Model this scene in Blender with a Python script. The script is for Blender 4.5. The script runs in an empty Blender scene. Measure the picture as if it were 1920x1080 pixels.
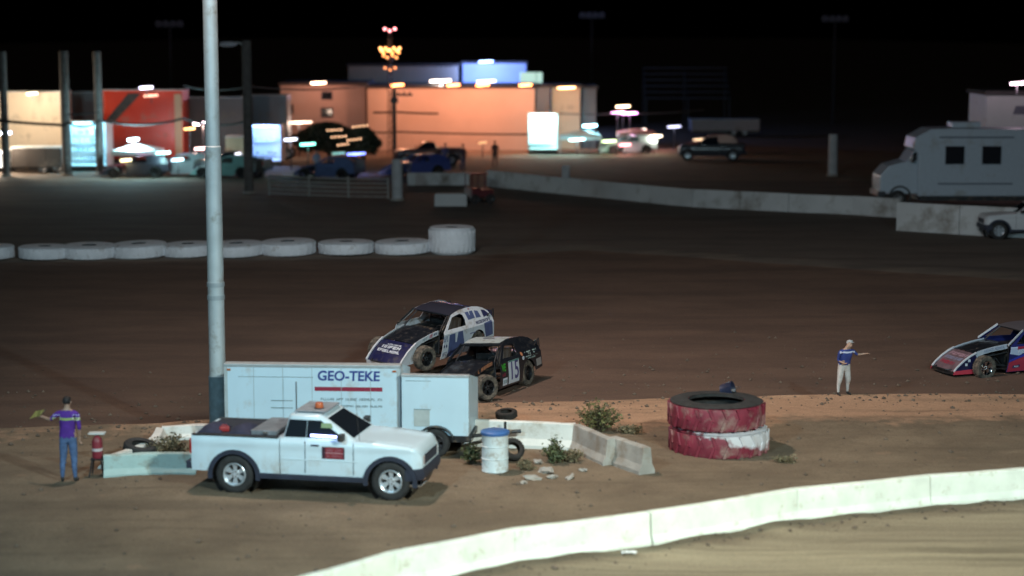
import bpy, bmesh, math, random
from mathutils import Vector, Matrix, noise
from mathutils.geometry import tessellate_polygon

R = math.radians
scene = bpy.context.scene
COL = scene.collection

# ------------------------------------------------------------------ camera
CAM_H, FPX = 9.1, 3600.0
PITCH = math.atan(480.0 / FPX)
cam_d = bpy.data.cameras.new('camera')
cam = bpy.data.objects.new('camera', cam_d)
COL.objects.link(cam)
cam.location = (0, 0, CAM_H)
cam.rotation_euler = (math.pi / 2 - PITCH, 0, 0)
cam_d.sensor_width = 36
cam_d.lens = 36 * FPX / 1920
cam_d.clip_start = 0.5
cam_d.clip_end = 3000
cam_d.dof.use_dof = True
cam_d.dof.focus_distance = 51.5
cam_d.dof.aperture_fstop = 0.4
scene.camera = cam

# ------------------------------------------------------------------ night sky, unseen fill sun, exposure
w = bpy.data.worlds.new('World')
scene.world = w
w.use_nodes = True
wn = w.node_tree
sky = wn.nodes.new('ShaderNodeTexSky')
sky.sky_type = 'NISHITA'
sky.sun_disc = False
sky.sun_elevation = R(-4.5)
sky.sun_rotation = R(200)
wn.links.new(sky.outputs[0], wn.nodes['Background'].inputs[0])
wn.nodes['Background'].inputs[1].default_value = 0.05

sun_d = bpy.data.lights.new('moon', 'SUN')  # dim unseen fill added from the camera side
sun_d.energy = 0.02
sun_d.angle = R(0.5)
sun_d.color = (1.0, 0.95, 0.9)
sun = bpy.data.objects.new('moon', sun_d)
COL.objects.link(sun)
sun.rotation_euler = (R(50), 0, R(-20))

scene.view_settings.view_transform = 'Standard'
scene.view_settings.look = 'None'
scene.view_settings.exposure = 0
scene.view_settings.gamma = 1
scene.view_settings.use_curve_mapping = False

# track floodlights: (position, aim, watts, colour, cone in degrees); each hangs in a lamp bank on a mast
FLOODS = [
    ((-13, 9, 17), (-4, 37, 0), 21000, (0.50, 0.84, 1.0), 104, 'stand'),
    ((15, 10, 17), (5, 37, 0), 25000, (0.62, 0.90, 1.0), 104, 'stand'),
    ((9, 16, 13), (5, 29, 0), 14500, (1.0, 0.97, 0.70), 75, 'straight'),
]
MAST_TOP = 21.0
POLE_FLOODS = [   # on the mast that stands in the infield
    ((3, 74, 0), 7000, (1.0, 0.88, 0.84), 105),
    ((9, 48, 0), 15000, (1.0, 0.80, 0.68), 140),
]


# ------------------------------------------------------------------ layout helpers
def gp(px, py, z=0.0):
    """where the sight line through a point of the photograph meets the level z"""
    cp, sp = math.cos(PITCH), math.sin(PITCH)
    u, v = px - 960, 540 - py
    d = Vector((u, FPX * cp + v * sp, -FPX * sp + v * cp))
    t = (z - CAM_H) / d.z
    return Vector((d.x * t, d.y * t, z))


def ad(px, py, Y):
    """world point on the sight line at ground distance Y"""
    cp, sp = math.cos(PITCH), math.sin(PITCH)
    u, v = px - 960, 540 - py
    d = Vector((u, FPX * cp + v * sp, -FPX * sp + v * cp))
    t = Y / d.y
    return Vector((d.x * t, Y, CAM_H + d.z * t))


def interp(pts, x):
    if x <= pts[0][0]:
        a, b = pts[0], pts[1]
    elif x >= pts[-1][0]:
        a, b = pts[-2], pts[-1]
    else:
        for a, b in zip(pts, pts[1:]):
            if a[0] <= x <= b[0]:
                break
    t = (x - a[0]) / (b[0] - a[0])
    return a[1] + (b[1] - a[1]) * t


# ------------------------------------------------------------------ materials
def srgb(r, g, b):
    f = lambda c: c / 12.92 if c <= 0.04045 else ((c + 0.055) / 1.055) ** 2.4
    return (f(r / 255), f(g / 255), f(b / 255))


MATS = {}


def mat(name, col, rough=0.6, metal=0.0, var=0.0, vscale=6.0, bump=0.0, bscale=40.0, spec=0.5, coat=0.0, dirt=None, dirt_h=None, trans=0.0, coord='Object'):
    """plain paint, rubber, metal ...: base colour with mottling, optional bump, optional dust (colour, amount, scale)"""
    if name in MATS:
        return MATS[name]
    m = bpy.data.materials.new(name)
    m.use_nodes = True
    nt = m.node_tree
    b = nt.nodes['Principled BSDF']
    b.inputs['Base Color'].default_value = (*col, 1)
    b.inputs['Roughness'].default_value = rough
    b.inputs['Metallic'].default_value = metal
    b.inputs['Specular IOR Level'].default_value = spec
    b.inputs['Coat Weight'].default_value = coat
    b.inputs['Coat Roughness'].default_value = 0.12
    if trans:
        b.inputs['Transmission Weight'].default_value = trans
    tc = nt.nodes.new('ShaderNodeTexCoord')
    src = None
    if var:
        n = nt.nodes.new('ShaderNodeTexNoise')
        n.inputs['Scale'].default_value = vscale
        n.inputs['Detail'].default_value = 5
        nt.links.new(tc.outputs[coord], n.inputs['Vector'])
        mx = nt.nodes.new('ShaderNodeMix')
        mx.data_type = 'RGBA'
        mx.inputs[6].default_value = (*[c * (1 - var) for c in col], 1)
        mx.inputs[7].default_value = (*[min(1, c * (1 + var)) for c in col], 1)
        rp = nt.nodes.new('ShaderNodeMapRange')
        rp.inputs[1].default_value = 0.3
        rp.inputs[2].default_value = 0.7
        nt.links.new(n.outputs[0], rp.inputs[0])
        nt.links.new(rp.outputs[0], mx.inputs[0])
        src = mx.outputs[2]
    if dirt:
        n = nt.nodes.new('ShaderNodeTexNoise')
        n.inputs['Scale'].default_value = dirt[2]
        n.inputs['Detail'].default_value = 7
        n.inputs['Roughness'].default_value = 0.65
        nt.links.new(tc.outputs[coord], n.inputs['Vector'])
        rp = nt.nodes.new('ShaderNodeMapRange')
        rp.inputs[1].default_value = 0.62 - 0.3 * dirt[1]
        rp.inputs[2].default_value = 0.78 - 0.2 * dirt[1]
        nt.links.new(n.outputs[0], rp.inputs[0])
        fac = rp.outputs[0]
        if dirt_h:      # mud thrown up from below: more of it low down
            sx = nt.nodes.new('ShaderNodeSeparateXYZ')
            nt.links.new(tc.outputs['Object'], sx.inputs[0])
            r2 = nt.nodes.new('ShaderNodeMapRange')
            r2.inputs[1].default_value = dirt_h
            r2.inputs[2].default_value = dirt_h * 0.3
            nt.links.new(sx.outputs[2], r2.inputs[0])
            ma = nt.nodes.new('ShaderNodeMath')
            ma.operation = 'MULTIPLY'
            nt.links.new(fac, ma.inputs[0])
            nt.links.new(r2.outputs[0], ma.inputs[1])
            fac = ma.outputs[0]
        mx = nt.nodes.new('ShaderNodeMix')
        mx.data_type = 'RGBA'
        if src:
            nt.links.new(src, mx.inputs[6])
        else:
            mx.inputs[6].default_value = (*col, 1)
        mx.inputs[7].default_value = (*dirt[0], 1)
        nt.links.new(fac, mx.inputs[0])
        src = mx.outputs[2]
        r3 = nt.nodes.new('ShaderNodeMapRange')
        r3.inputs[3].default_value = rough
        r3.inputs[4].default_value = 0.9
        nt.links.new(fac, r3.inputs[0])
        nt.links.new(r3.outputs[0], b.inputs['Roughness'])
    if src:
        nt.links.new(src, b.inputs['Base Color'])
    if bump:
        n = nt.nodes.new('ShaderNodeTexNoise')
        n.inputs['Scale'].default_value = bscale
        n.inputs['Detail'].default_value = 6
        nt.links.new(tc.outputs[coord], n.inputs['Vector'])
        bp = nt.nodes.new('ShaderNodeBump')
        bp.inputs['Strength'].default_value = 1
        bp.inputs['Distance'].default_value = bump
        nt.links.new(n.outputs[0], bp.inputs['Height'])
        nt.links.new(bp.outputs[0], b.inputs['Normal'])
    MATS[name] = m
    return m


def glow(name, col, strength):
    if name in MATS:
        return MATS[name]
    m = bpy.data.materials.new(name)
    m.use_nodes = True
    b = m.node_tree.nodes['Principled BSDF']
    b.inputs['Base Color'].default_value = (*col, 1)
    b.inputs['Emission Color'].default_value = (*col, 1)
    b.inputs['Emission Strength'].default_value = strength
    MATS[name] = m
    return m


def dirt_mat(name, dark, light, patch, damp, streak=None, bump=0.03, groove=None):
    """packed earth: broad patches of two soils, damp dark patches, clods and grit; the mesh attribute 'soil' mixes in a second soil"""
    m = bpy.data.materials.new(name)
    m.use_nodes = True
    nt = m.node_tree
    L = nt.links.new
    b = nt.nodes['Principled BSDF']
    b.inputs['Roughness'].default_value = 0.92
    b.inputs['Specular IOR Level'].default_value = 0.25
    tc = nt.nodes.new('ShaderNodeTexCoord')
    vec = tc.outputs['Object']
    if streak:
        mp = nt.nodes.new('ShaderNodeMapping')
        mp.inputs['Rotation'].default_value = (0, 0, streak[0])
        mp.inputs['Scale'].default_value = (streak[1], 1, 1)
        L(vec, mp.inputs[0])
        vec = mp.outputs[0]

    def nz(scale, detail=6, rough=0.6, v=None):
        n = nt.nodes.new('ShaderNodeTexNoise')
        n.inputs['Scale'].default_value = scale
        n.inputs['Detail'].default_value = detail
        n.inputs['Roughness'].default_value = rough
        L(v or vec, n.inputs['Vector'])
        return n.outputs[0]

    def rng(x, a, c, lo=0.0, hi=1.0):
        r = nt.nodes.new('ShaderNodeMapRange')
        r.inputs[1].default_value, r.inputs[2].default_value = a, c
        r.inputs[3].default_value, r.inputs[4].default_value = lo, hi
        L(x, r.inputs[0])
        return r.outputs[0]

    def mix(f, a, c):
        x = nt.nodes.new('ShaderNodeMix')
        x.data_type = 'RGBA'
        for s, v in ((0, f), (6, a), (7, c)):
            if isinstance(v, (tuple, list)):
                x.inputs[s].default_value = (*v, 1)
            elif isinstance(v, float):
                x.inputs[s].default_value = v
            else:
                L(v, x.inputs[s])
        return x.outputs[2]

    c = mix(rng(nz(0.55), 0.38, 0.62), dark, light)
    at = nt.nodes.new('ShaderNodeAttribute')
    at.attribute_name = 'soil'
    ad_ = nt.nodes.new('ShaderNodeMath')
    ad_.operation = 'ADD'
    L(at.outputs['Fac'], ad_.inputs[0])
    L(rng(nz(1.3), 0.3, 0.7, -0.35, 0.35), ad_.inputs[1])
    c = mix(rng(ad_.outputs[0], 0.25, 0.75), c, patch)
    c = mix(rng(nz(1.9, 7, 0.7), 0.55, 0.75, 0, 0.55), c, damp)
    if groove:
        mg = nt.nodes.new('ShaderNodeMapping')
        mg.inputs['Rotation'].default_value = (0, 0, groove[0])
        mg.inputs['Scale'].default_value = (groove[1], 1, 1)
        L(tc.outputs['Object'], mg.inputs[0])
        c = mix(rng(nz(groove[2], 4, 0.55, mg.outputs[0]), 0.50, 0.66, 0, groove[3]), c, damp)
    g = rng(nz(26, 4, 0.7, tc.outputs['Object']), 0.3, 0.75, 0.72, 1.25)
    mu = nt.nodes.new('ShaderNodeMix')
    mu.data_type = 'RGBA'
    mu.blend_type = 'MULTIPLY'
    mu.inputs[0].default_value = 1
    L(c, mu.inputs[6])
    L(g, mu.inputs[7])
    L(mu.outputs[2], b.inputs['Base Color'])
    h = nz(3.5, 9, 0.68)
    h2 = nz(18, 6, 0.7, tc.outputs['Object'])
    s = nt.nodes.new('ShaderNodeMath')
    s.operation = 'MULTIPLY_ADD'
    s.inputs[1].default_value = 0.3
    L(h2, s.inputs[0])
    L(h, s.inputs[2])
    bp = nt.nodes.new('ShaderNodeBump')
    bp.inputs['Distance'].default_value = bump
    bp.inputs['Strength'].default_value = 1
    L(s.outputs[0], bp.inputs['Height'])
    L(bp.outputs[0], b.inputs['Normal'])
    return m


DUST = (0.20, 0.145, 0.10)
M_black = mat('black_paint', (0.02, 0.02, 0.022), 0.4, var=0.3, dirt=(DUST, 0.3, 5))
M_rubber = mat('rubber', (0.025, 0.024, 0.024), 0.8, var=0.4, bump=0.004, bscale=60)
M_mudrub = mat('muddy_rubber', (0.05, 0.043, 0.037), 0.9, var=0.3, vscale=8, bump=0.006, bscale=50, dirt=((0.19, 0.15, 0.115), 0.75, 7))
M_steel = mat('bare_steel', (0.35, 0.35, 0.36), 0.35, 0.9, var=0.2)
M_dsteel = mat('dark_steel', (0.05, 0.05, 0.055), 0.45, 0.6, var=0.3)
M_chrome = mat('chrome', (0.75, 0.77, 0.8), 0.12, 1.0, var=0.1)
M_alloy = mat('alloy', (0.62, 0.68, 0.74), 0.28, 0.55, var=0.1)
M_galv = mat('galvanised_steel', (0.50, 0.54, 0.55), 0.55, 0.25, var=0.1, vscale=3, dirt=((0.3, 0.28, 0.25), 0.25, 2.5))
M_wpaint = mat('white_paint', (0.76, 0.77, 0.77), 0.35, coat=0.3, var=0.04, vscale=3, dirt=((0.42, 0.36, 0.30), 0.22, 1.6))
M_glass = mat('dark_glass', (0.012, 0.016, 0.022), 0.08, spec=0.6)
M_conc = mat('white_concrete', (0.70, 0.69, 0.65), 0.85, var=0.10, vscale=1.5, bump=0.006, bscale=25, dirt=((0.42, 0.36, 0.28), 0.30, 1.4))
M_nconc = mat('near_white_concrete', (0.78, 0.80, 0.70), 0.85, var=0.10, vscale=2.5, bump=0.008, bscale=18, dirt=((0.50, 0.46, 0.34), 0.20, 4.5))
M_gconc = mat('bare_concrete', (0.36, 0.34, 0.31), 0.9, var=0.2, vscale=2.5, bump=0.008, bscale=20, dirt=((0.25, 0.19, 0.14), 0.4, 2))
M_leaf = mat('leaf_olive', (0.125, 0.125, 0.045), 0.6, var=0.5, vscale=14)
M_leaf2 = mat('leaf_green', (0.085, 0.105, 0.045), 0.6, var=0.5, vscale=14)
M_leaf3 = mat('leaf_dry', (0.17, 0.14, 0.08), 0.7, var=0.4, vscale=14)
M_stem = mat('woody_stem', (0.10, 0.075, 0.05), 0.9, var=0.3)


# ------------------------------------------------------------------ mesh building
class MB:
    def __init__(s):
        s.v, s.f, s.mi = [], [], []

    def add(s, vs, fs, mi=0, M=None):
        o = len(s.v)
        s.v += [tuple(M @ Vector(v)) if M else tuple(v) for v in vs]
        s.f += [tuple(i + o for i in f) for f in fs]
        s.mi += [mi] * len(fs)
        return s

    def box(s, a, b, mi=0, M=None):
        (x0, y0, z0), (x1, y1, z1) = a, b
        return s.add([(x0, y0, z0), (x1, y0, z0), (x1, y1, z0), (x0, y1, z0), (x0, y0, z1), (x1, y0, z1), (x1, y1, z1), (x0, y1, z1)],
                     [(3, 2, 1, 0), (4, 5, 6, 7), (0, 1, 5, 4), (1, 2, 6, 5), (2, 3, 7, 6), (3, 0, 4, 7)], mi, M)

    def loft(s, rings, cap=True, closed=True, mi=0, M=None):
        n = len(rings[0])
        vs = [p for r in rings for p in r]
        fs = []
        for i in range(len(rings) - 1):
            for j in range(n if closed else n - 1):
                k = (j + 1) % n
                fs.append((i * n + j, i * n + k, (i + 1) * n + k, (i + 1) * n + j))
        if cap:
            fs.append(tuple(reversed(range(n))))
            fs.append(tuple((len(rings) - 1) * n + j for j in range(n)))
        return s.add(vs, fs, mi, M)

    def tube(s, pts, r, n=8, mi=0, M=None):
        pts = [Vector(p) for p in pts]
        rs = r if isinstance(r, (list, tuple)) else [r] * len(pts)
        rings = []
        for i, p in enumerate(pts):
            d = (pts[min(i + 1, len(pts) - 1)] - pts[max(i - 1, 0)])
            if d.length < 1e-9:
                d = Vector((0, 0, 1))
            d.normalize()
            a = d.cross(Vector((0, 0, 1)))
            if a.length < 0.1:
                a = d.cross(Vector((0, 1, 0)))
            a.normalize()
            b = d.cross(a)
            rings.append([p + (a * math.cos(2 * math.pi * k / n) + b * math.sin(2 * math.pi * k / n)) * rs[i] for k in range(n)])
        return s.loft(rings, True, True, mi, M)

    def lathe(s, prof, n=24, axis='Z', mi=0, M=None, closed=False):
        """prof: (radius, height) pairs; closed joins last to first"""
        vs, fs = [], []
        m = len(prof)
        for k in range(n):
            c, q = math.cos(2 * math.pi * k / n), math.sin(2 * math.pi * k / n)
            for r, h in prof:
                vs.append((r * c, r * q, h) if axis == 'Z' else ((r * c, h, r * q) if axis == 'Y' else (h, r * c, r * q)))
        for k in range(n):
            k2 = (k + 1) % n
            for j in range(m if closed else m - 1):
                j2 = (j + 1) % m
                q = (k * m + j, k2 * m + j, k2 * m + j2, k * m + j2)
                fs.append(q if axis != 'Y' else tuple(reversed(q)))
        return s.add(vs, fs, mi, M)

    def prism(s, poly, y0, y1, mi=0, M=None):
        """poly in (x, z) extruded along y"""
        return s.loft([[(x, y0, z) for x, z in poly], [(x, y1, z) for x, z in poly]], True, True, mi, M)

    def build(s, name, m, parent=None, smooth=False, bevel=0.0, loc=None):
        me = bpy.data.meshes.new(name)
        me.from_pydata(s.v, [], s.f)
        for x in (m if isinstance(m, (list, tuple)) else [m]):
            me.materials.append(x)
        if any(s.mi):
            me.polygons.foreach_set('material_index', s.mi)
        bm = bmesh.new()
        bm.from_mesh(me)
        bmesh.ops.recalc_face_normals(bm, faces=bm.faces)
        if bevel:
            ed = [e for e in bm.edges if len(e.link_faces) == 2 and e.calc_face_angle(0) > 0.5]
            try:
                bmesh.ops.bevel(bm, geom=ed, offset=bevel, segments=2, affect='EDGES', profile=0.6, clamp_overlap=True)
            except Exception:
                pass
        bm.to_mesh(me)
        bm.free()
        if smooth:
            me.polygons.foreach_set('use_smooth', [True] * len(me.polygons))
            try:
                me.set_sharp_from_angle(angle=R(40))
            except Exception:
                pass
        me.update()
        o = bpy.data.objects.new(name, me)
        COL.objects.link(o)
        if parent:
            o.parent = parent
        if loc:
            o.location = loc
        return o


def thing(name, label, cat, loc=(0, 0, 0), rot=(0, 0, 0), group=None, scale=1.0):
    o = bpy.data.objects.new(name, None)
    COL.objects.link(o)
    o.empty_display_size = 0.2
    o.location = loc
    o.rotation_euler = rot
    o.scale = (scale,) * 3
    o['label'], o['category'] = label, cat
    if group:
        o['group'] = group
    return o


def tag(o, label, cat, group=None):
    o['label'], o['category'] = label, cat
    if group:
        o['group'] = group
    return o


def part_empty(name, parent, loc=(0, 0, 0), rot=(0, 0, 0)):
    o = bpy.data.objects.new(name, None)
    COL.objects.link(o)
    o.parent = parent
    o.location = loc
    o.rotation_euler = rot
    return o


def copy_tree(o, parent=None):
    c = o.copy()
    COL.objects.link(c)
    c.parent = parent
    for ch in list(o.children):
        copy_tree(ch, c)
    return c


def panel(name, outer, holes, fn, thick, m, parent, cuts_z=(), cuts_x=(), off=0.0, mirror=False):
    """a sheet cut from a flat outline (with openings), bent by fn(u, v, depth), with thickness"""
    loops = [[Vector((u, v, 0)) for u, v in outer]] + [[Vector((u, v, 0)) for u, v in h] for h in holes]
    flat = [p for l in loops for p in l]
    tris = tessellate_polygon(loops)
    bm = bmesh.new()
    bv = [bm.verts.new(p) for p in flat]
    for t in tris:
        try:
            bm.faces.new([bv[i] for i in t])
        except ValueError:
            pass
    for z in cuts_z:
        bmesh.ops.bisect_plane(bm, geom=bm.verts[:] + bm.edges[:] + bm.faces[:], plane_co=(0, z, 0), plane_no=(0, 1, 0))
    for x in cuts_x:
        bmesh.ops.bisect_plane(bm, geom=bm.verts[:] + bm.edges[:] + bm.faces[:], plane_co=(x, 0, 0), plane_no=(1, 0, 0))
    return sheet(name, bm, fn, thick, m, parent, off)


def sheet(name, bm, fn, thick, m, parent, off=0.0):
    bm.verts.ensure_lookup_table()
    bmesh.ops.recalc_face_normals(bm, faces=bm.faces)
    vs = [v.co.copy() for v in bm.verts]
    bm.verts.index_update()
    n = len(vs)
    fs = [[v.index for v in f.verts] for f in bm.faces]
    be = [[v.index for v in e.verts] for e in bm.edges if len(e.link_faces) == 1]
    bm.free()
    mb = MB()
    pts = [fn(c.x, c.y, off + thick) for c in vs] + [fn(c.x, c.y, off) for c in vs]
    faces = fs + [[i + n for i in reversed(f)] for f in fs] + [(a, b, b + n, a + n) for a, b in be]
    mb.add(pts, faces)
    return mb.build(name, m, parent)


_FONT = {}


def text_bm(body, size, shear=0.0, bold=0.0, spacing=1.0):
    cu = bpy.data.curves.new('lettering', 'FONT')
    cu.body = body
    cu.size = size
    cu.align_x = 'CENTER'
    cu.align_y = 'CENTER'
    cu.shear = shear
    cu.offset = bold
    cu.space_character = spacing
    cu.resolution_u = 3
    ob = bpy.data.objects.new('lettering', cu)
    COL.objects.link(ob)
    dg = bpy.context.evaluated_depsgraph_get()
    me = bpy.data.meshes.new_from_object(ob.evaluated_get(dg))
    bm = bmesh.new()
    bm.from_mesh(me)
    bpy.data.objects.remove(ob)
    bpy.data.curves.remove(cu)
    bpy.data.meshes.remove(me)
    return bm


def lettering(name, body, size, m, parent, fn, thick=0.003, off=0.002, cuts_z=(), sx=1.0, **kw):
    bm = text_bm(body, size, **kw)
    if sx != 1.0:
        for v in bm.verts:
            v.co.x *= sx
    for z in cuts_z:
        bmesh.ops.bisect_plane(bm, geom=bm.verts[:] + bm.edges[:] + bm.faces[:], plane_co=(0, z, 0), plane_no=(0, 1, 0))
    return sheet(name, bm, fn, thick, m, parent, off)


def strokes_bm(width, height, n, seed, slant=0.15):
    """a line of small sign-writing too small to read: upright and level strokes like letters"""
    rd = random.Random(seed)
    bm = bmesh.new()
    cw = width / n
    st = min(cw * 0.24, height * 0.28)

    def q(x0, y0, x1, y1):
        p = [(x0, y0), (x1, y0), (x1, y1), (x0, y1)]
        bm.faces.new([bm.verts.new((x + slant * y, y, 0)) for x, y in p])
    for i in range(n):
        x = -width / 2 + i * cw + cw * 0.08
        wd = cw * 0.84
        y0, y1 = -height / 2, height / 2
        k = rd.randrange(6)
        if rd.random() < 0.08:
            continue
        q(x, y0, x + st, y1)
        if k in (0, 1, 2):
            q(x + st, y1 - st, x + wd, y1)
        if k in (0, 3, 2):
            q(x + st, y0, x + wd, y0 + st)
        if k in (1, 4, 0):
            q(x + st, -st / 2, x + wd * 0.85, st / 2)
        if k in (2, 5, 4):
            q(x + wd - st, y0 + (st if k == 2 else 0), x + wd, y1 - (st if k == 2 else 0))
    return bm


def small_print(name, width, height, n, seed, m, parent, fn, thick=0.003, off=0.002, slant=0.15):
    return sheet(name, strokes_bm(width, height, n, seed, slant), fn, thick, m, parent, off)


def P(loc, u=(1, 0, 0), v=(0, 0, 1), w_=None):
    """plane map: (a, b, depth) -> loc + a*u + b*v + depth*normal"""
    loc, u, v = Vector(loc), Vector(u).normalized(), Vector(v).normalized()
    n = Vector(w_) if w_ else u.cross(v)
    n.normalize()
    return lambda a, b, d: loc + u * a + v * b + n * d


# ------------------------------------------------------------------ the ground
rnd = random.Random(7)
LIP = [(gp(px, py).x, gp(px, py).y) for px, py in ((-400, 815), (0, 808), (300, 798), (620, 775), (880, 762), (1100, 757), (1400, 748), (1560, 744), (1920, 744), (2300, 752))]
OUT = [(-30, 76.0), (-20, 75.8), (-9, 76.6), (-2, 78.0), (3, 80), (8, 77), (14, 73.0), (20, 69.5), (30, 64)]
BAR = []
for px, py in ((575, 1080), (735, 1035), (960, 992), (1215, 960), (1490, 916), (1740, 891), (1920, 878), (2150, 866)):
    q = gp(px, py, 0.62)
    BAR.append((q.x, q.y))
BAR.insert(0, (BAR[0][0] - 2.2, BAR[0][1] - 2.6))


def lip_y(x):
    return interp(LIP, max(-20, min(20, x))) + 0.12 * noise.noise((x * 0.9, 3, 0))


def out_y(x):
    return interp(OUT, max(-30, min(30, x)))


def bar_y(x):
    return interp(BAR, max(BAR[0][0] - 3, min(BAR[-1][0] + 4, x)))


def height(x, y):
    """banked clay track a little below the infield; dirt heaped at the wall and along the inside edge"""
    l, o = lip_y(x), out_y(x)
    nz = 0.045 * noise.noise((x * 0.35, y * 0.35, 1.7)) + 0.02 * noise.noise((x * 1.3, y * 1.3, 9)) + 0.008 * noise.noise((x * 4, y * 4, 2))
    if y < l:
        d = l - y
        z = nz + 0.11 * math.exp(-(d / 0.7) ** 2) * (0.6 + 0.6 * noise.noise((x * 0.8, 0, 5)))
        db = bar_y(x) - y            # towards the camera from the wall
        if -1.0 < db < 3:
            z += 0.10 * math.exp(-(max(0, db - 0.25) / 0.55) ** 2) * (0.75 + 0.8 * noise.noise((x * 1.1, y * 1.0, 8)))
        return z
    d = y - l
    z = -0.45 + 0.52 * max(0, 1 - d / 1.1) ** 2
    if y < o:
        z += 0.45 * ((y - l) / (o - l)) ** 1.3
    else:
        z += 0.45 + 0.12 * math.exp(-((y - o - 1.5) / 1.2) ** 2)
    return z + nz * 0.5


def columns():
    xs = []
    x = -17.0
    while x < 17.0:
        xs.append(x)
        x += 0.2
    return [-400, -200, -120, -80] + [-60 + 2 * i for i in range(15)] + [-30 + 0.8 * i for i in range(17)][:-1] + xs + [17 + 0.8 * i for i in range(17)] + [32 + 2 * i for i in range(15)] + [80, 120, 200, 400]


def zone(name, ya, yb, rows, m, soil=None, power=1.0, xs=None):
    xs = xs or columns()
    vs, fs, so = [], [], []
    nc = len(xs)
    for j in range(rows + 1):
        t = (j / rows) ** power
        for x in xs:
            y = ya(x) + (yb(x) - ya(x)) * t
            vs.append((x, y, height(x, y)))
            so.append(soil(x, y) if soil else 0.0)
    for j in range(rows):
        for i in range(nc - 1):
            a = j * nc + i
            fs.append((a, a + 1, a + nc + 1, a + nc))
    me = bpy.data.meshes.new(name)
    me.from_pydata(vs, [], fs)
    me.materials.append(m)
    at = me.attributes.new('soil', 'FLOAT', 'POINT')
    at.data.foreach_set('value', so)
    me.polygons.foreach_set('use_smooth', [True] * len(fs))
    o = bpy.data.objects.new(name, me)
    COL.objects.link(o)
    o['kind'] = 'structure'
    return o


G_front = dirt_mat('front_straight_clay', (0.235, 0.185, 0.125), (0.35, 0.285, 0.19), (0.15, 0.11, 0.075), (0.10, 0.075, 0.05), streak=(R(14), 0.10), bump=0.05, groove=(R(-16), 0.06, 1.6, 0.7))
G_in = dirt_mat('infield_dirt', (0.168, 0.124, 0.085), (0.228, 0.170, 0.116), (0.46, 0.275, 0.175), (0.10, 0.075, 0.052), bump=0.05, groove=(R(-12), 0.08, 1.5, 0.4))
G_track = dirt_mat('track_clay', (0.125, 0.080, 0.060), (0.165, 0.104, 0.076), (0.21, 0.132, 0.095), (0.085, 0.056, 0.044), streak=(R(-4), 0.4), bump=0.035, groove=(R(3), 0.05, 0.7, 0.35))
G_out = dirt_mat('outer_clay', (0.12, 0.098, 0.083), (0.17, 0.138, 0.115), (0.22, 0.17, 0.13), (0.08, 0.067, 0.058), streak=(R(-3), 0.3), bump=0.04)

zone('front_straight', lambda x: 8.0, lambda x: bar_y(x) + 0.12, 70, G_front, lambda x, y: max(0, 1 - (bar_y(x) - y) / 1.2))


def soil_in(x, y):
    d = lip_y(x) - y
    band = 4.0 if x > 0 else 2.2
    s = max(0.0, min(1.0, (band - d) / 2.2))
    return s * (0.95 if x > 1 else (0.45 + 0.5 * max(0, min(1, (x + 6) / 7)) if x > -6 else 0.45))


zone('infield', lambda x: bar_y(x) + 0.12, lip_y, 95, G_in, soil_in)
zone('race_track', lip_y, out_y, 90, G_track, lambda x, y: max(0, 1 - (y - lip_y(x)) / 2.4) * 0.9 + max(0, 1 - (out_y(x) - y) / 6.0) * 0.3, power=1.6)
zone('outer_ground', out_y, lambda x: 118.0, 50, G_out, lambda x, y: max(0, 1 - (y - out_y(x)) / 3) * 0.5)
zone('pit_ground', lambda x: 118.0, lambda x: 2800.0, 40, G_out, lambda x, y: 0.6, power=3)

# clods and pebbles
mb = MB()
for i in range(2600):
    if i < 1500:
        x = rnd.uniform(-12, 13)
        y = rnd.uniform(bar_y(x) + 0.4, lip_y(x) + 0.3)
        if rnd.random() < 0.35:
            y = lip_y(x) - abs(rnd.gauss(0, 0.6))
        if rnd.random() < 0.2:
            y = bar_y(x) - 0.3 - abs(rnd.gauss(0, 0.4))
    else:
        x = rnd.uniform(-14, 15)
        y = lip_y(x) + abs(rnd.gauss(0, 4.5))
    r = rnd.choice((0.015, 0.02, 0.025, 0.03, 0.05)) * rnd.uniform(0.7, 1.3)
    z = height(x, y) + r * 0.25
    a = rnd.uniform(0, 6.3)
    vs = [(x + r * math.cos(a + k * 1.57) * rnd.uniform(0.8, 1.4), y + r * math.sin(a + k * 1.57) * rnd.uniform(0.8, 1.4), z + r * rnd.uniform(-0.2, 0.2)) for k in range(4)]
    vs += [(x, y, z + r * 0.8), (x, y, z - r)]
    mb.add(vs, [(0, 1, 4), (1, 2, 4), (2, 3, 4), (3, 0, 4), (1, 0, 5), (2, 1, 5), (3, 2, 5), (0, 3, 5)])
o = mb.build('dirt_clods', mat('clod', (0.12, 0.088, 0.065), 0.95, var=0.4, vscale=2))
o['kind'] = 'stuff'
tag(o, 'small brown dirt clods and pebbles strewn over infield and track', 'dirt')


def on_ground(px, py):
    q = gp(px, py)
    for _ in range(6):
        q = gp(px, py, height(q.x, q.y))
    return q


def xy(px, py):
    q = on_ground(px, py)
    return q


# ------------------------------------------------------------------ floodlights
def lamp(kind, name, loc, energy, col, parent=None, radius=0.15, spot=None, aim=None):
    d = bpy.data.lights.new(name, kind)
    d.energy = energy
    d.color = col
    d.shadow_soft_size = radius
    if kind == 'SPOT':
        d.spot_size = R(spot)
        d.spot_blend = 1.0
    o = bpy.data.objects.new(name, d)
    COL.objects.link(o)
    o.location = loc
    if aim is not None:
        o.rotation_euler = (Vector(aim) - Vector(loc)).to_track_quat('-Z', 'Y').to_euler()
    if parent:
        o.parent = parent
        if parent.type == 'EMPTY':
            o.matrix_parent_inverse = Matrix.LocRotScale(parent.location, parent.rotation_euler, parent.scale).inverted()
    return o


M_lens = glow('floodlight_lens', (0.85, 0.95, 1.0), 40)


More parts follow.
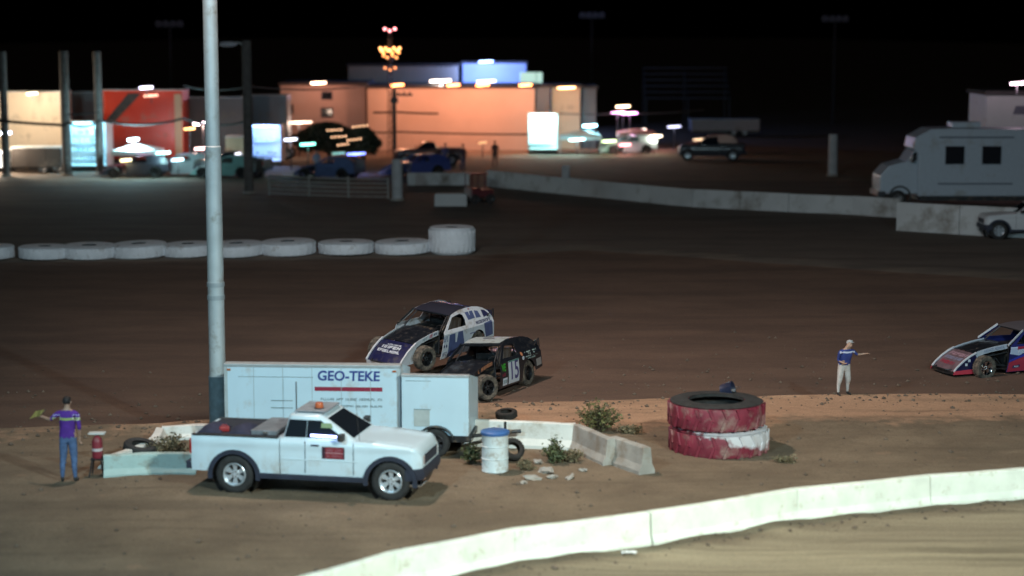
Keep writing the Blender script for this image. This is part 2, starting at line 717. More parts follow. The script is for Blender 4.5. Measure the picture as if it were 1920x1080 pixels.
def lamp_bank(root, z, yaw, nx=3):
    """a crossarm of floodlight heads at height z, facing yaw (0 = +y)"""
    M = Matrix.Translation((0, 0, z)) @ Matrix.Rotation(yaw, 4, 'Z')
    mb = MB()
    mb.tube([(-0.9 * nx / 2, 0, 0), (0.9 * nx / 2, 0, 0)], 0.05, M=M)
    mb.build('crossarm', M_galv, root)
    for i in range(nx):
        x = (i - (nx - 1) / 2) * 0.85
        h = MB()
        T = M @ Matrix.Translation((x, 0.16, 0.02)) @ Matrix.Rotation(R(-28), 4, 'X')
        h.lathe([(0.05, -0.2), (0.16, -0.1), (0.26, 0.1), (0.27, 0.14)], 14, 'Y', M=T)
        ho = h.build('lamp_head', M_dsteel, root, smooth=True)
        g = MB()
        g.lathe([(0.0, 0.132), (0.25, 0.13)], 14, 'Y', M=T)
        g.build('lens', M_lens, ho)


# ------------------------------------------------------------------ light mast in the infield
b0 = xy(410, 802)
root = thing('light_mast', 'tall grey steel light mast beside the white trailer', 'light pole', (b0.x, b0.y, height(b0.x, b0.y)))
mb = MB()
mb.lathe([(0.0, 0), (0.19, 0), (0.185, 6.5), (0.165, 6.52), (0.16, 13), (0.145, 13.02), (0.12, MAST_TOP), (0, MAST_TOP)], 20)
mb.build('shaft', M_galv, root, smooth=True)
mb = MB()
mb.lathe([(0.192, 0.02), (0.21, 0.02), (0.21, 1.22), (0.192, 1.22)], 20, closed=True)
mb.build('base_sleeve', mat('sleeve_paint', (0.10, 0.16, 0.19), 0.6, var=0.3, vscale=5), root, smooth=True)  # dark teal ring round the lowest part of the shaft
for z in (3.35, 3.05):
    mb = MB()
    mb.lathe([(0.18, z - 0.05), (0.205, z - 0.05), (0.205, z + 0.05), (0.18, z + 0.05)], 20, closed=True)
    mb.build('band', mat('band_steel', (0.36, 0.40, 0.42), 0.5, 0.3), root)
mb = MB()
mb.box((-0.28, -0.28, -0.1), (0.28, 0.28, 0.05))
mb.build('footing', M_gconc, root)
lamp_bank(root, MAST_TOP - 0.3, R(-20))
lamp_bank(root, MAST_TOP - 1.0, R(200))
for k, (aim, e, c, cone) in enumerate(POLE_FLOODS):
    lamp('SPOT', 'mast_floodlight', (b0.x, b0.y + (0.7 if k == 0 else -0.7), MAST_TOP - 0.5), e, c, root, 0.35, cone, aim)
# the pair of masts at the grandstand
for (p, aim, e, c, cone, _), side in zip(FLOODS, ('west end of the grandstand', 'east end of the grandstand', 'fence of the front straight')):
    root = thing('light_mast', 'floodlight mast at the %s' % side, 'light pole', (p[0], p[1], 0), group='floodlight masts at the grandstand')
    mb = MB()
    mb.lathe([(0, 0), (0.2, 0), (0.13, p[2] + 0.6), (0, p[2] + 0.6)], 14)
    mb.build('shaft', M_galv, root, smooth=True)
    lamp_bank(root, p[2], 0)
    lamp('SPOT', 'grandstand_floodlight', (p[0], p[1] + 0.8, p[2]), e, c, root, 0.5, cone, aim)

# ------------------------------------------------------------------ near wall: white concrete sections
PROF = [(-0.16, -0.25), (-0.16, 0.10), (-0.11, 0.22), (-0.085, 0.61), (-0.07, 0.625), (0.07, 0.625), (0.085, 0.61), (0.11, 0.22), (0.16, 0.10), (0.16, -0.25)]


def wall_run(p0, p1, prof, n=6, sag=0.0, chips=0.0, seed=0):
    mb = MB()
    a, b = Vector((*p0, 0)), Vector((*p1, 0))
    d = (b - a)
    L = d.length
    d.normalize()
    nn = Vector((-d.y, d.x, 0))
    rings = []
    for i in range(n + 1):
        t = i / n
        c = a + (b - a) * t + nn * sag * math.sin(math.pi * t)
        rings.append([c + nn * u + Vector((0, 0, v + chips * noise.noise((c.x * 3 + seed, c.y * 3, u * 9 + v * 4)))) for u, v in prof])
    mb.loft(rings)
    return mb


joints = BAR[:]
names = ['that leaves the picture at the bottom edge', 'just above the bottom edge of the picture', 'above the scrap of white litter, left of it', 'directly above the scrap of white litter',
         'below the red tyres', 'below the person in the blue shirt', 'at the right edge of the picture', 'beyond the right edge of the picture']
cu = [Vector((a, b, 0)) for a, b in joints]
for i in range(len(cu) - 1):
    a, b = cu[i], cu[i + 1]
    d = (b - a).normalized() * 0.012
    mb = wall_run((a + d).xy, (b - d).xy, PROF, 8, -0.03, 0.008, i)
    o = mb.build('concrete_barrier', M_nconc, bevel=0.0)
    tag(o, 'white concrete barrier section ' + names[i], 'barrier', 'white barrier sections along the front straight')
# litter
q = xy(1180, 1040)
mb = MB()
nn = 7
vs = [((i - 3) * 0.05 * 0.9, (j - 1) * 0.07, 0.02 + 0.03 * abs(math.sin(i * 1.3 + j))) for j in range(3) for i in range(nn)]
mb.add(vs, [(j * nn + i, j * nn + i + 1, (j + 1) * nn + i + 1, (j + 1) * nn + i) for j in range(2) for i in range(nn - 1)])
vs2 = [(x, y, z + 0.004) for x, y, z in vs]
mb.add(vs2, [(j * nn + i, j * nn + i + 1, (j + 1) * nn + i + 1, (j + 1) * nn + i) for j in range(2) for i in range(nn - 1)])
o = mb.build('paper_scrap', mat('paper', (0.8, 0.8, 0.8), 0.7), loc=(q.x, q.y, q.z + 0.01))
tag(o, 'crumpled scrap of white litter on the front straight', 'litter')

# ------------------------------------------------------------------ infield walls
M_teal = mat('pale_teal_concrete', (0.42, 0.55, 0.52), 0.85, var=0.12, vscale=2, bump=0.006, bscale=25, dirt=((0.25, 0.2, 0.15), 0.35, 2))
PROF2 = [(-0.2, -0.15), (-0.2, 0.08), (-0.13, 0.22), (-0.09, 0.56), (-0.07, 0.58), (0.07, 0.58), (0.09, 0.56), (0.13, 0.22), (0.2, 0.08), (0.2, -0.15)]
PROF4 = [(u, v * 0.5) for u, v in PROF2]
PROF3 = [(u, v * 0.75) for u, v in PROF2]


def infield_wall(pa, pb, prof, m, label, seed, sag=0.0):
    a, b = xy(*pa), xy(*pb)
    o = wall_run(a.xy, b.xy, prof, 10, sag, 0.02, seed).build('concrete_barrier', m)
    return tag(o, label, 'barrier', 'infield barriers round the trailers')


infield_wall((196, 893), (368, 886), PROF3, M_teal, 'low pale teal barrier beside the person in the purple shirt', 1, 0.12)
infield_wall((200, 880), (300, 826), PROF4, M_conc, 'low white barrier running back behind the pale teal one', 2, -0.3)
infield_wall((304, 824), (420, 818), PROF4, M_conc, 'dim white barrier behind the bed of the white pickup', 3)
infield_wall((868, 833), (1078, 842), PROF2, M_conc, 'white barrier running right from the small white trailer', 4)
infield_wall((1082, 843), (1146, 872), PROF2, M_gconc, 'bare grey barrier joined to the end of the white one', 5)
infield_wall((1150, 866), (1213, 889), PROF2, M_gconc, 'weathered grey barrier whose end faces the camera', 6)


# ------------------------------------------------------------------ tyres
def big_tyre(name, label, q, r, h, m, group, z=0.0, lugs=22, hole=0.5, tilt=(0, 0), seed=0, worn=1.022):
    root = thing(name, label, 'tyre', (q.x, q.y, q.z + z), (tilt[0], tilt[1], seed * 0.7), group)
    ri = r * hole
    pr = [(ri, h * 0.06), (ri * 1.08, 0), (r * 0.85, 0.0), (r * 0.97, h * 0.10), (r, h * 0.28), (r, h * 0.72), (r * 0.97, h * 0.90), (r * 0.85, h), (ri * 1.08, h), (ri, h * 0.94), (ri * 1.12, h * 0.86),
          (r * 0.86, h * 0.75), (r * 0.88, h * 0.25), (ri * 1.12, h * 0.14)]
    mb = MB()
    mb.lathe(pr, 40, 'Z', closed=True)
    c = mb.build('carcass', m[0], root, smooth=True)
    mb = MB()
    for k in range(lugs):
        for s in (0, 1):
            a = 2 * math.pi * (k + 0.5 * s) / lugs
            M = Matrix.Rotation(a, 4, 'Z')
            z0, z1 = (h * 0.08, h * 0.55) if s else (h * 0.45, h * 0.92)
            sk = 0.10 * (1 if s else -1)
            mb.add([(r * 0.985, -0.04, z0), (r * 0.985, 0.04, z0), (r * worn, 0.03, z0 + 0.01), (r * worn, -0.03, z0 + 0.01),
                    (r * 0.985, sk - 0.04, z1), (r * 0.985, sk + 0.04, z1), (r * worn, sk + 0.03, z1 - 0.01), (r * worn, sk - 0.03, z1 - 0.01)],
                   [(0, 1, 2, 3), (4, 5, 6, 7), (0, 1, 5, 4), (1, 2, 6, 5), (2, 3, 7, 6), (3, 0, 4, 7)], 0, M)
    mb.build('tread_lugs', m[0], root)
    mb = MB()      # bead ring and sidewall top, bare rubber where m has a second material
    mb.lathe([(ri * 1.02, h * 1.002), (r * 0.90, h * 1.004), (r * 0.955, h * 0.95), (r * 0.975, h * 0.955), (r * 0.905, h * 1.014), (ri * 1.02, h * 1.010)], 40, closed=True)
    mb.build('sidewall', m[1], root, smooth=True)
    mb = MB()      # bare rubber inside
    mb.lathe([(ri * 0.995, h * 1.004), (ri * 0.985, h * 0.9), (r * 0.84, h * 0.74), (r * 0.86, h * 0.26), (ri * 0.985, h * 0.1)], 40)
    mb.build('inner_wall', M_rubber, root, smooth=True)
    return root


M_redtyre = mat('red_tyre_paint', (0.20, 0.022, 0.042), 0.6, var=0.25, vscale=4, dirt=((0.30, 0.20, 0.17), 0.45, 3.0))
M_redwhite = None


def two_tone(name, c1, c2, edge, dirt):
    """paint in two colours, the border brushed on by hand"""
    m = mat(name, c1, 0.6, var=0.2, vscale=4, dirt=dirt)
    nt = m.node_tree
    b = nt.nodes['Principled BSDF']
    src = b.inputs['Base Color'].links[0].from_socket
    tc = nt.nodes.new('ShaderNodeTexCoord')
    sx = nt.nodes.new('ShaderNodeSeparateXYZ')
    nt.links.new(tc.outputs['Object'], sx.inputs[0])
    n = nt.nodes.new('ShaderNodeTexNoise')
    n.inputs['Scale'].default_value = 5
    nt.links.new(tc.outputs['Object'], n.inputs['Vector'])
    a = nt.nodes.new('ShaderNodeMath')
    a.operation = 'MULTIPLY_ADD'
    a.inputs[1].default_value = 0.5
    nt.links.new(n.outputs[0], a.inputs[0])
    a2 = nt.nodes.new('ShaderNodeMath')
    a2.operation = 'MULTIPLY_ADD'
    a2.inputs[1].default_value = edge[0]
    nt.links.new(sx.outputs[0], a2.inputs[0])
    nt.links.new(sx.outputs[2], a2.inputs[2])
    nt.links.new(a2.outputs[0], a.inputs[2])
    r = nt.nodes.new('ShaderNodeMapRange')
    r.inputs[1].default_value = edge[1]
    r.inputs[2].default_value = edge[2]
    nt.links.new(a.outputs[0], r.inputs[0])
    mx = nt.nodes.new('ShaderNodeMix')
    mx.data_type = 'RGBA'
    nt.links.new(r.outputs[0], mx.inputs[0])
    nt.links.new(src, mx.inputs[6])
    mx.inputs[7].default_value = (*c2, 1)
    nt.links.new(mx.outputs[2], b.inputs['Base Color'])
    return m


M_redwhite = two_tone('red_white_tyre_paint', (0.20, 0.022, 0.042), (0.62, 0.60, 0.62), (0.26, 0.64, 0.74), ((0.30, 0.20, 0.17), 0.4, 3.0))
q = xy(1357, 862)
q.y += 1.05
q.z = height(q.x, q.y) - 0.05
big_tyre('painted_tyre', 'red tyre with smeared white band, lower of the stacked pair', q, 1.08, 0.58, (M_redwhite, M_redwhite), 'red tyres in the infield', seed=0, hole=0.55)
q2 = q.copy()
q2.x -= 0.06
big_tyre('painted_tyre', 'red tyre with bare black top, upper of the stacked pair', q2, 1.05, 0.58, (M_redtyre, M_rubber), 'red tyres in the infield', z=0.585, hole=0.58, seed=0)
mb = MB()
mb.lathe([(0.0, 0), (0.15, 0.0), (0.19, 0.26), (0.2, 0.27), (0.19, 0.28), (0.18, 0.27), (0.14, 0.02), (0, 0.02)], 18)
root = thing('bucket', 'blue bucket behind the rim of the stacked red tyres', 'bucket', (q.x + 0.15, q.y + 0.9, q.z + 1.16), (R(76), 0, R(70)))
mb.build('pail', mat('blue_plastic', (0.014, 0.02, 0.05), 0.45, var=0.2), root, smooth=True)
mb = MB()
mb.tube([(0.2 * math.cos(a), 0.02, 0.27 + 0.17 * math.sin(a)) for a in [math.pi * k / 10 for k in range(11)]], 0.006, 5)
mb.build('handle', M_steel, root)

M_wtyre = mat('white_tyre_paint', (0.76, 0.77, 0.80), 0.75, var=0.08, vscale=2, dirt=((0.30, 0.26, 0.22), 0.15, 1.8))
tx = [-40, 72, 157, 252, 345, 437, 535, 645, 752]
for k, px in enumerate(tx):
    py = 494 - k * 1.4
    q = xy(px, py)
    q.y += 1.05
    q.z = height(q.x, q.y) - 0.04
    rr = 1.13 if k not in (1, 4) else 1.02
    lab = ['white tyre cut off by the left picture edge in the far row', 'small white tyre second from the left in the far row', 'white tyre third from the left in the far row', 'white tyre fourth from the left in the far row',
           'white tyre just left of the light mast in the far row', 'white tyre just right of the light mast in the far row', 'white tyre third from the tall one in the far row',
           'white tyre second from the tall one in the far row', 'white tyre touching the tall one in the far row'][k]
    big_tyre('painted_tyre', lab, q, rr, 0.50 if k % 3 else 0.54, (M_wtyre, M_wtyre), 'white tyres lined up along the outside of the track', seed=k, worn=1.004, hole=0.26, tilt=(R(rnd.uniform(-2, 2)), R(rnd.uniform(-2, 2))))
q = xy(846, 482)
q.y += 1.0
q.z = height(q.x, q.y) - 0.03
big_tyre('painted_tyre', 'tall white painted tyre at the end of the far row', q, 0.96, 1.08, (M_wtyre, M_wtyre), 'white tyres lined up along the outside of the track', seed=11, lugs=26, worn=1.004, hole=0.26)


# ------------------------------------------------------------------ road wheel
def wheel(parent, loc, r, wd, tyre_m, rim_m, side, rot=(0, 0, 0), spokes=6, dish=0.03, hub_m=None):
    """side = +1 when the outer face looks to +y"""
    root = part_empty('wheel', parent, loc, rot)
    h = wd / 2
    rr = r * 0.60
    t = MB()
    t.lathe([(rr, -h * 0.86), (rr * 1.1, -h * 0.96), (r * 0.9, -h), (r * 0.97, -h * 0.86), (r, -h * 0.6), (r, h * 0.6), (r * 0.97, h * 0.86), (r * 0.9, h), (rr * 1.1, h * 0.96), (rr, h * 0.86)], 36, 'Y', closed=True)
    for k in range(30):
        M = Matrix.Rotation(2 * math.pi * k / 30, 4, 'Y')
        for y0, y1, s in ((-h * 0.85, -h * 0.1, 0.012), (h * 0.1, h * 0.85, -0.012)):
            t.add([(-0.022 + s, y0, r * 0.99), (0.022 + s, y0, r * 0.99), (0.022 - s, y1, r * 0.99), (-0.022 - s, y1, r * 0.99),
                   (-0.017 + s, y0, r * 1.02), (0.017 + s, y0, r * 1.02), (0.017 - s, y1, r * 1.02), (-0.017 - s, y1, r * 1.02)],
                  [(4, 5, 6, 7), (0, 1, 5, 4), (1, 2, 6, 5), (2, 3, 7, 6), (3, 0, 4, 7)], 0, M)
    t.build('tyre', tyre_m, root, smooth=True)
    m = MB()
    o = side * h
    m.lathe([(rr * 1.02, o * 0.90), (rr * 0.97, o * 0.97), (rr * 0.88, o * 0.86), (rr * 0.84, o * 0.4), (rr * 0.84, -o * 0.9), (rr * 1.02, -o * 0.9)], 28, 'Y', closed=True)
    m.lathe([(0, o * 0.55), (rr * 0.30, o * 0.55), (rr * 0.36, o * 0.45), (rr * 0.36, o * 0.1), (0, o * 0.1)], 18, 'Y')
    for k in range(spokes):
        M = Matrix.Rotation(2 * math.pi * k / spokes, 4, 'Y')
        a = 0.9 * math.pi / spokes
        m.add([(rr * 0.3 * math.sin(s * a * 0.9), y, rr * 0.3) for s in (-1, 1) for y in (o * 0.2, o * 0.5)] +
              [(rr * 0.86 * math.sin(s * a * 0.62), y, rr * 0.86) for s in (-1, 1) for y in (o * 0.28, o * 0.56)],
              [(0, 1, 3, 2), (4, 5, 7, 6), (0, 1, 5, 4), (2, 3, 7, 6), (1, 3, 7, 5), (0, 2, 6, 4)], 0, M)
    m.build('rim', rim_m, root, smooth=True)
    b = MB()
    for k in range(5):
        a = 2 * math.pi * k / 5
        b.lathe([(0, o * 0.66), (0.014, o * 0.66), (0.014, o * 0.5)], 6, 'Y', M=Matrix.Translation((rr * 0.22 * math.cos(a), 0, rr * 0.22 * math.sin(a))))
    b.build('lug_nuts', hub_m or M_chrome, root)
    return root


# ------------------------------------------------------------------ pickup truck (x forward, y left)
def pickup(name, label, loc, rot, paint, full=True):
    root = thing(name, label, 'pickup truck', loc, rot)
    XF, XR, RW = 1.60, -1.60, 0.385           # axles, wheel radius

    def arch(x, z):
        for c in (XF, XR):
            d = abs(x - c)
            if d < 0.50:
                z = max(z, 0.36 + math.sqrt(max(0, 0.50 ** 2 - d * d)) * 0.97)
        return z

    def shell(xs, top, hw, zb=0.44, crown=0.02, nz=14):
        rings = []
        for x in xs:
            b = arch(x, zb if not callable(zb) else zb(x))
            t = top(x)
            W = hw(x)
            side = []
            for k in range(nz + 1):
                z = b + (t - b) * k / nz
                u = (z - 0.80) / 0.4
                side.append((W * (1 - 0.030 * u * u) + 0.014 * math.exp(-((z - 1.03) / 0.05) ** 2) - 0.008 * math.exp(-((z - 0.90) / 0.06) ** 2) - (0.035 if k == nz else 0), z - (0.0 if k < nz else -0.012)))
            ring = [(x, -y, z) for y, z in side]
            for k in range(1, 6):
                y = side[-1][0] * (-1 + 2 * k / 6)
                ring.append((x, y, side[-1][1] + crown * (1 - (y / side[-1][0]) ** 2)))
            ring += [(x, y, z) for y, z in reversed(side)]
            rings.append(ring)
        return rings

    def xs_of(a, b, n=34):
        return [a + (b - a) * i / n for i in range(n + 1)]
    # bed
    bed = MB()
    bt = lambda x: 1.145
    bed.loft(shell(xs_of(-2.50, -0.66, 40), bt, lambda x: 0.86 - 0.03 * max(0, (-x - 2.2) / 0.3) ** 2, crown=-0.0))
    bed.build('bed', paint, root, smooth=True)
    rail = MB()
    for s in (-1, 1):
        rail.box((-2.48, s * 0.80 - 0.05, 1.158), (-0.68, s * 0.80 + 0.05, 1.178))
    rail.build('bed_rail', M_black, root, bevel=0.006)
    liner = MB()
    liner.box((-2.42, -0.74, 1.160), (-0.72, 0.74, 1.166))
    liner.build('bed_liner', mat('bed_liner', (0.015, 0.018, 0.03), 0.8), root)
    # cab lower and bonnet
    def ftop(x):
        if x < 0.62:
            return 1.145
        if x < 0.9:
            return 1.145 - 0.02 * (x - 0.62) / 0.28
        return 1.125 - 0.15 * ((x - 0.9) / 1.5) ** 1.7 - (0.16 * ((x - 2.02) / 0.18) ** 2 if x > 2.02 else 0)
    cab = MB()
    cab.loft(shell(xs_of(-0.64, 2.20, 70), ftop, lambda x: 0.86 if x < 1.2 else 0.86 - 0.12 * ((x - 1.2) / 1.14) ** 2.6 - (0.10 * ((x - 1.98) / 0.22) ** 2 if x > 1.98 else 0),
                   zb=lambda x: 0.44 if x < 1.9 else 0.44 + 0.12 * (x - 1.9) / 0.44, crown=0.035))
    cab.build('body', paint, root, smooth=True)
    # greenhouse
    gz, GH = 1.15, 0.44
    def ring(z):
        t = (z - gz) / GH
        x0, x1 = -0.62 + 0.10 * t, 0.86 - 0.66 * t - 0.04 * t * t
        y = 0.80 - 0.15 * t
        c = 0.10
        pts = []
        for cx, cy, a0 in ((x1 - c, y - c, 0), (x0 + c, y - c, 90), (x0 + c, -y + c, 180), (x1 - c, -y + c, 270)):
            for k in range(5):
                a = R(a0 + 22.5 * k)
                pts.append((cx + c * math.cos(a), cy + c * math.sin(a), z))
        return pts
    gh = MB()
    zs = [gz - 0.02] + [gz + GH * k for k in (0.2, 0.4, 0.6, 0.8, 0.92, 0.98)]
    rings = [ring(z) for z in zs]
    top = ring(gz + GH)
    cx = sum(p[0] for p in top) / len(top)
    rings.append([(cx + (p[0] - cx) * 0.93, p[1] * 0.92, gz + GH + 0.012) for p in top])
    rings.append([(cx + (p[0] - cx) * 0.5, p[1] * 0.5, gz + GH + 0.03) for p in top])
    gh.loft(rings)
    gh.build('cab_roof', paint, root, smooth=True)

    def gy(z):
        return 0.80 - 0.15 * (z - gz) / GH

    def gx(z):
        t = (z - gz) / GH
        return 0.86 - 0.66 * t - 0.04 * t * t
    zb_, zt_ = gz + 0.035, gz + GH - 0.075
    for s in (-1, 1):
        fn = lambda u, v, d, s=s: Vector((u, s * (gy(v) + d), v))
        for nm, (a, b, c, e) in (('side_window', (-0.115, gx(zb_) - 0.14, gx(zt_) - 0.13, -0.115)), ('rear_quarter_window', (-0.56, -0.125, -0.125, -0.49))):
            panel(nm, [(a, zb_), (b, zb_), (c, zt_), (e, zt_)], [], fn, 0.006, M_glass, root, off=0.001)
    ws = MB()
    def wsp(y, z, d):
        return Vector((gx(z) + d * 0.8, y, z + d * 0.6))
    panel('windscreen', [(-0.66, zb_), (0.66, zb_), (0.54, zt_ + 0.02), (-0.54, zt_ + 0.02)], [], wsp, 0.006, M_glass, root, off=0.002)
    panel('rear_window', [(-0.6, zb_ + 0.04), (0.6, zb_ + 0.04), (0.52, zt_), (-0.52, zt_)], [], lambda y, z, d: Vector((-0.62 + 0.10 * (z - gz) / GH - d, y, z)), 0.006, M_glass, root, off=0.002)
    # arches, sills, bumpers
    M_trim = mat('dark_trim', (0.022, 0.026, 0.045), 0.6, var=0.2)
    for s in (-1, 1):
        for c in (XF, XR):
            f = MB()
            pts_o, pts_i = [], []
            for k in range(17):
                a = R(-8 + 196 * k / 16)
                pts_o.append((c + 0.545 * math.cos(a), 0.36 + 0.545 * math.sin(a) * 0.98))
                pts_i.append((c + 0.455 * math.cos(a), 0.36 + 0.455 * math.sin(a) * 0.98))
            for k in range(16):
                q = [pts_o[k], pts_o[k + 1], pts_i[k + 1], pts_i[k]]
                f.loft([[(x, s * 0.835, z) for x, z in q], [(x, s * 0.885, z) for x, z in q]])
            f.build('wheel_arch', M_trim, root)
        sl = MB()
        sl.box((-1.08, s * 0.84 - 0.05, 0.34), (1.08, s * 0.84 + 0.05, 0.445))
        sl.build('sill', M_trim, root, bevel=0.015)
    for s in (-1, 1):
        for c in (XF, XR):
            inn = MB()
            inn.lathe([(0.47, -0.3), (0.47, 0.3)], 20, 'Y', M=Matrix.Translation((c, s * 0.5, 0.36)))
            inn.build('wheel_well', M_black, root)
    bp = MB()
    bp.loft([[(2.05 + dx, y, z) for dx, z in ((0, 0.42), (0.17, 0.42), (0.20, 0.52), (0.17, 0.64), (0, 0.64))] if abs(y) < 0.7 else
             [(1.90 + dx, y, z) for dx, z in ((0, 0.42), (0.15, 0.42), (0.17, 0.52), (0.15, 0.64), (0, 0.64))] for y in (-0.87, -0.68, -0.35, 0, 0.35, 0.68, 0.87)])
    bp.build('front_bumper', M_trim, root, smooth=True)
    lip = MB()
    lip.box((1.98, -0.84, 0.30), (2.22, -0.40, 0.345))
    lip.build('step_bar', M_chrome, root, bevel=0.008)
    rb = MB()
    rb.box((-2.62, -0.82, 0.46), (-2.49, 0.82, 0.62))
    rb.build('rear_bumper', M_trim, root, bevel=0.02)
    gr = MB()
    gr.box((2.16, -0.50, 0.68), (2.212, 0.50, 0.88))
    gr.build('grille', M_trim, root, bevel=0.01)
    for s in (-1, 1):
        hl = MB()
        hl.loft([[(2.00, s * 0.775, z) for z in (0.70, 0.88)] + [(2.00, s * 0.60, z) for z in (0.88, 0.70)], [(2.17, s * 0.68, z) for z in (0.70, 0.87)] + [(2.215, s * 0.52, z) for z in (0.87, 0.70)]])
        hl.build('headlight', mat('headlight_glass', (0.55, 0.45, 0.45), 0.15, spec=0.8), root, bevel=0.01)
        tl = MB()
        tl.box((-2.525, s * 0.80 - 0.05, 0.78), (-2.49, s * 0.80 + 0.05, 1.08))
        tl.build('tail_light', mat('tail_red', (0.35, 0.02, 0.02), 0.2), root, bevel=0.008)
        mr = MB()
        mr.box((0.58, s * 0.84, 1.17), (0.70, s * 1.02, 1.31))
        mr.build('mirror', M_black, root, bevel=0.025)
        dh = MB()
        dh.box((0.00, s * 0.862, 1.035), (0.16, s * 0.885, 1.065))
        dh.build('door_handle', M_trim, root, bevel=0.006)
        for x in (-0.125, 0.86):
            ln = MB()
            ln.box((x - 0.005, s * 0.857, 0.50), (x + 0.005, s * 0.866, 1.12))
            ln.build('door_seam', M_trim, root)
        ms = MB()
        ms.box((-0.62, s * 0.858, 0.74), (0.95, s * 0.872, 0.765))
        ms.build('side_moulding', paint, root, bevel=0.005)
    for s in (-1, 1):
        sl = MB()
        sl.loft([[(x, s * 0.70 - 0.004, ftop(x) + 0.012), (x, s * 0.70 + 0.004, ftop(x) + 0.012), (x, s * 0.70 + 0.004, ftop(x) + 0.022), (x, s * 0.70 - 0.004, ftop(x) + 0.022)] for x in (0.95, 1.2, 1.5, 1.8, 2.0)])
        sl.build('bonnet_seam', M_trim, root)
    ae = MB()
    ae.tube([(0.95, -0.72, 1.12), (0.88, -0.73, 1.95)], [0.006, 0.003], 5)
    ae.build('aerial', M_black, root)
    for c in (XF, XR):
        for s in (-1, 1):
            wheel(root, (c, s * 0.735, RW), RW, 0.25, M_rubber, M_alloy, s, spokes=6)
    ax = MB()
    for c in (XF, XR):
        ax.tube([(c, -0.7, RW), (c, 0.7, RW)], 0.05)
    ax.box((-2.3, -0.45, 0.36), (2.1, 0.45, 0.48))
    ax.build('chassis', M_black, root)
    return root


a = xy(440, 923)
b = xy(735, 938)
hd = math.atan2(b.y - a.y, b.x - a.x)
mid = (a + b) / 2
off = Vector((-math.sin(hd), math.cos(hd), 0)) * 0.80
M_trk = mat('truck_white', (0.62, 0.74, 0.81), 0.28, coat=0.4, var=0.04, vscale=2, dirt=((0.40, 0.34, 0.28), 0.35, 2.2), dirt_h=1.0)
truck = pickup('pickup_truck', 'white pickup with chrome wheels parked before the white trailer', (mid.x + off.x, mid.y + off.y, mid.z - 0.01), (0, 0, hd), M_trk)
# roof board and beacon, door sign, window glow tube
mb = MB()
mb.box((-0.44, -0.50, 1.638), (0.20, 0.50, 1.66))
for x in (-0.4, 0.15):
    mb.tube([(x, -0.55, 1.62), (x, 0.55, 1.62)], 0.018)
mb.build('roof_rack', mat('rack_grey', (0.25, 0.27, 0.30), 0.6, var=0.2), truck, bevel=0.008)
mb = MB()
mb.lathe([(0, 1.66), (0.10, 1.66), (0.10, 1.68), (0.08, 1.685)], 16, M=Matrix.Translation((-0.02, -0.22, 0)))
bc = mb.build('beacon', M_black, truck, smooth=True)
mb = MB()
mb.lathe([(0.085, 1.68), (0.085, 1.75), (0.07, 1.78), (0, 1.79)], 16, M=Matrix.Translation((-0.02, -0.22, 0)))
mb.build('beacon_dome', mat('amber_dome', (0.55, 0.13, 0.05), 0.25), bc, smooth=True)
sfn = lambda u, v, d: Vector((u, -0.8605 - d, v))
sg = panel('door_sign', [(0.22, 0.79), (0.68, 0.79), (0.68, 1.03), (0.22, 1.03)], [], sfn, 0.004, mat('sign_dark', (0.05, 0.02, 0.035), 0.5), truck)
panel('sign_field', [(0.29, 0.80), (0.65, 0.80), (0.65, 1.02), (0.29, 1.02)], [], sfn, 0.003, mat('sign_red', (0.24, 0.025, 0.035), 0.5), sg, off=0.004)
panel('sign_line', [(0.29, 0.905), (0.65, 0.900), (0.65, 0.912), (0.29, 0.917)], [], sfn, 0.003, mat('sign_pale', (0.55, 0.35, 0.38), 0.5), sg, off=0.007)
small_print('sign_print', 0.30, 0.05, 7, 5, mat('sign_pale2', (0.30, 0.12, 0.15), 0.5), sg, lambda u, v, d: sfn(u + 0.47, v + 0.965, d), off=0.007)
small_print('sign_print', 0.30, 0.04, 9, 6, mat('sign_pale2', (0.30, 0.12, 0.15), 0.5), sg, lambda u, v, d: sfn(u + 0.47, v + 0.85, d), off=0.007)
mb = MB()
mb.tube([(-0.02, -0.803, 1.235), (0.50, -0.803, 1.225)], [0.022, 0.020], 8)
mb.build('light_bar', glow('led_blue_white', (0.45, 0.5, 1.0), 10), truck)  # blue-white glowing tube along the lower side window
mb = MB()
mb.add([(0.17, -0.730, 1.38), (0.42, -0.730, 1.38), (0.37, -0.702, 1.47), (0.17, -0.702, 1.47)], [(0, 1, 2, 3)])
mb.build('sun_visor', mat('visor_green', (0.24, 0.32, 0.16), 0.7), truck)  # green patch added on the glass for the view seen through it
# cargo in the bed


def on_truck(x, y, z):
    return truck.matrix_basis @ Vector((x, y, z))


mb = MB()
mb.box((-0.30, -0.66, 0), (0.22, 0.66, 0.06))
mb.box((-0.31, -0.67, 0.062), (0.23, 0.67, 0.09))
root = thing('tool_box', 'grey lidded tool box across the bed behind the cab', 'tool box', on_truck(-1.00, 0, 1.167), (0, 0, hd))
M_tb = mat('toolbox_grey', (0.22, 0.23, 0.25), 0.45, 0.3, var=0.2)
mb.build('box', M_tb, root, bevel=0.01)
mb = MB()
mb.box((-0.04, -0.70, 0.03), (0.06, -0.665, 0.075))
mb.build('latch', M_chrome, root)
root = thing('fuel_can', 'small red fuel can standing in the pickup bed', 'fuel can', on_truck(-1.93, -0.45, 1.167), (0, 0, hd + 0.3))
mb = MB()
mb.box((-0.10, -0.07, 0), (0.10, 0.07, 0.10))
mb.build('can', mat('can_red', (0.35, 0.03, 0.03), 0.4), root, bevel=0.03)
mb = MB()
mb.tube([(-0.06, 0, 0.095), (-0.05, 0, 0.13), (0.04, 0, 0.13), (0.06, 0, 0.095)], 0.010)
mb.build('handle', mat('can_red', (0.35, 0.03, 0.03), 0.4), root)
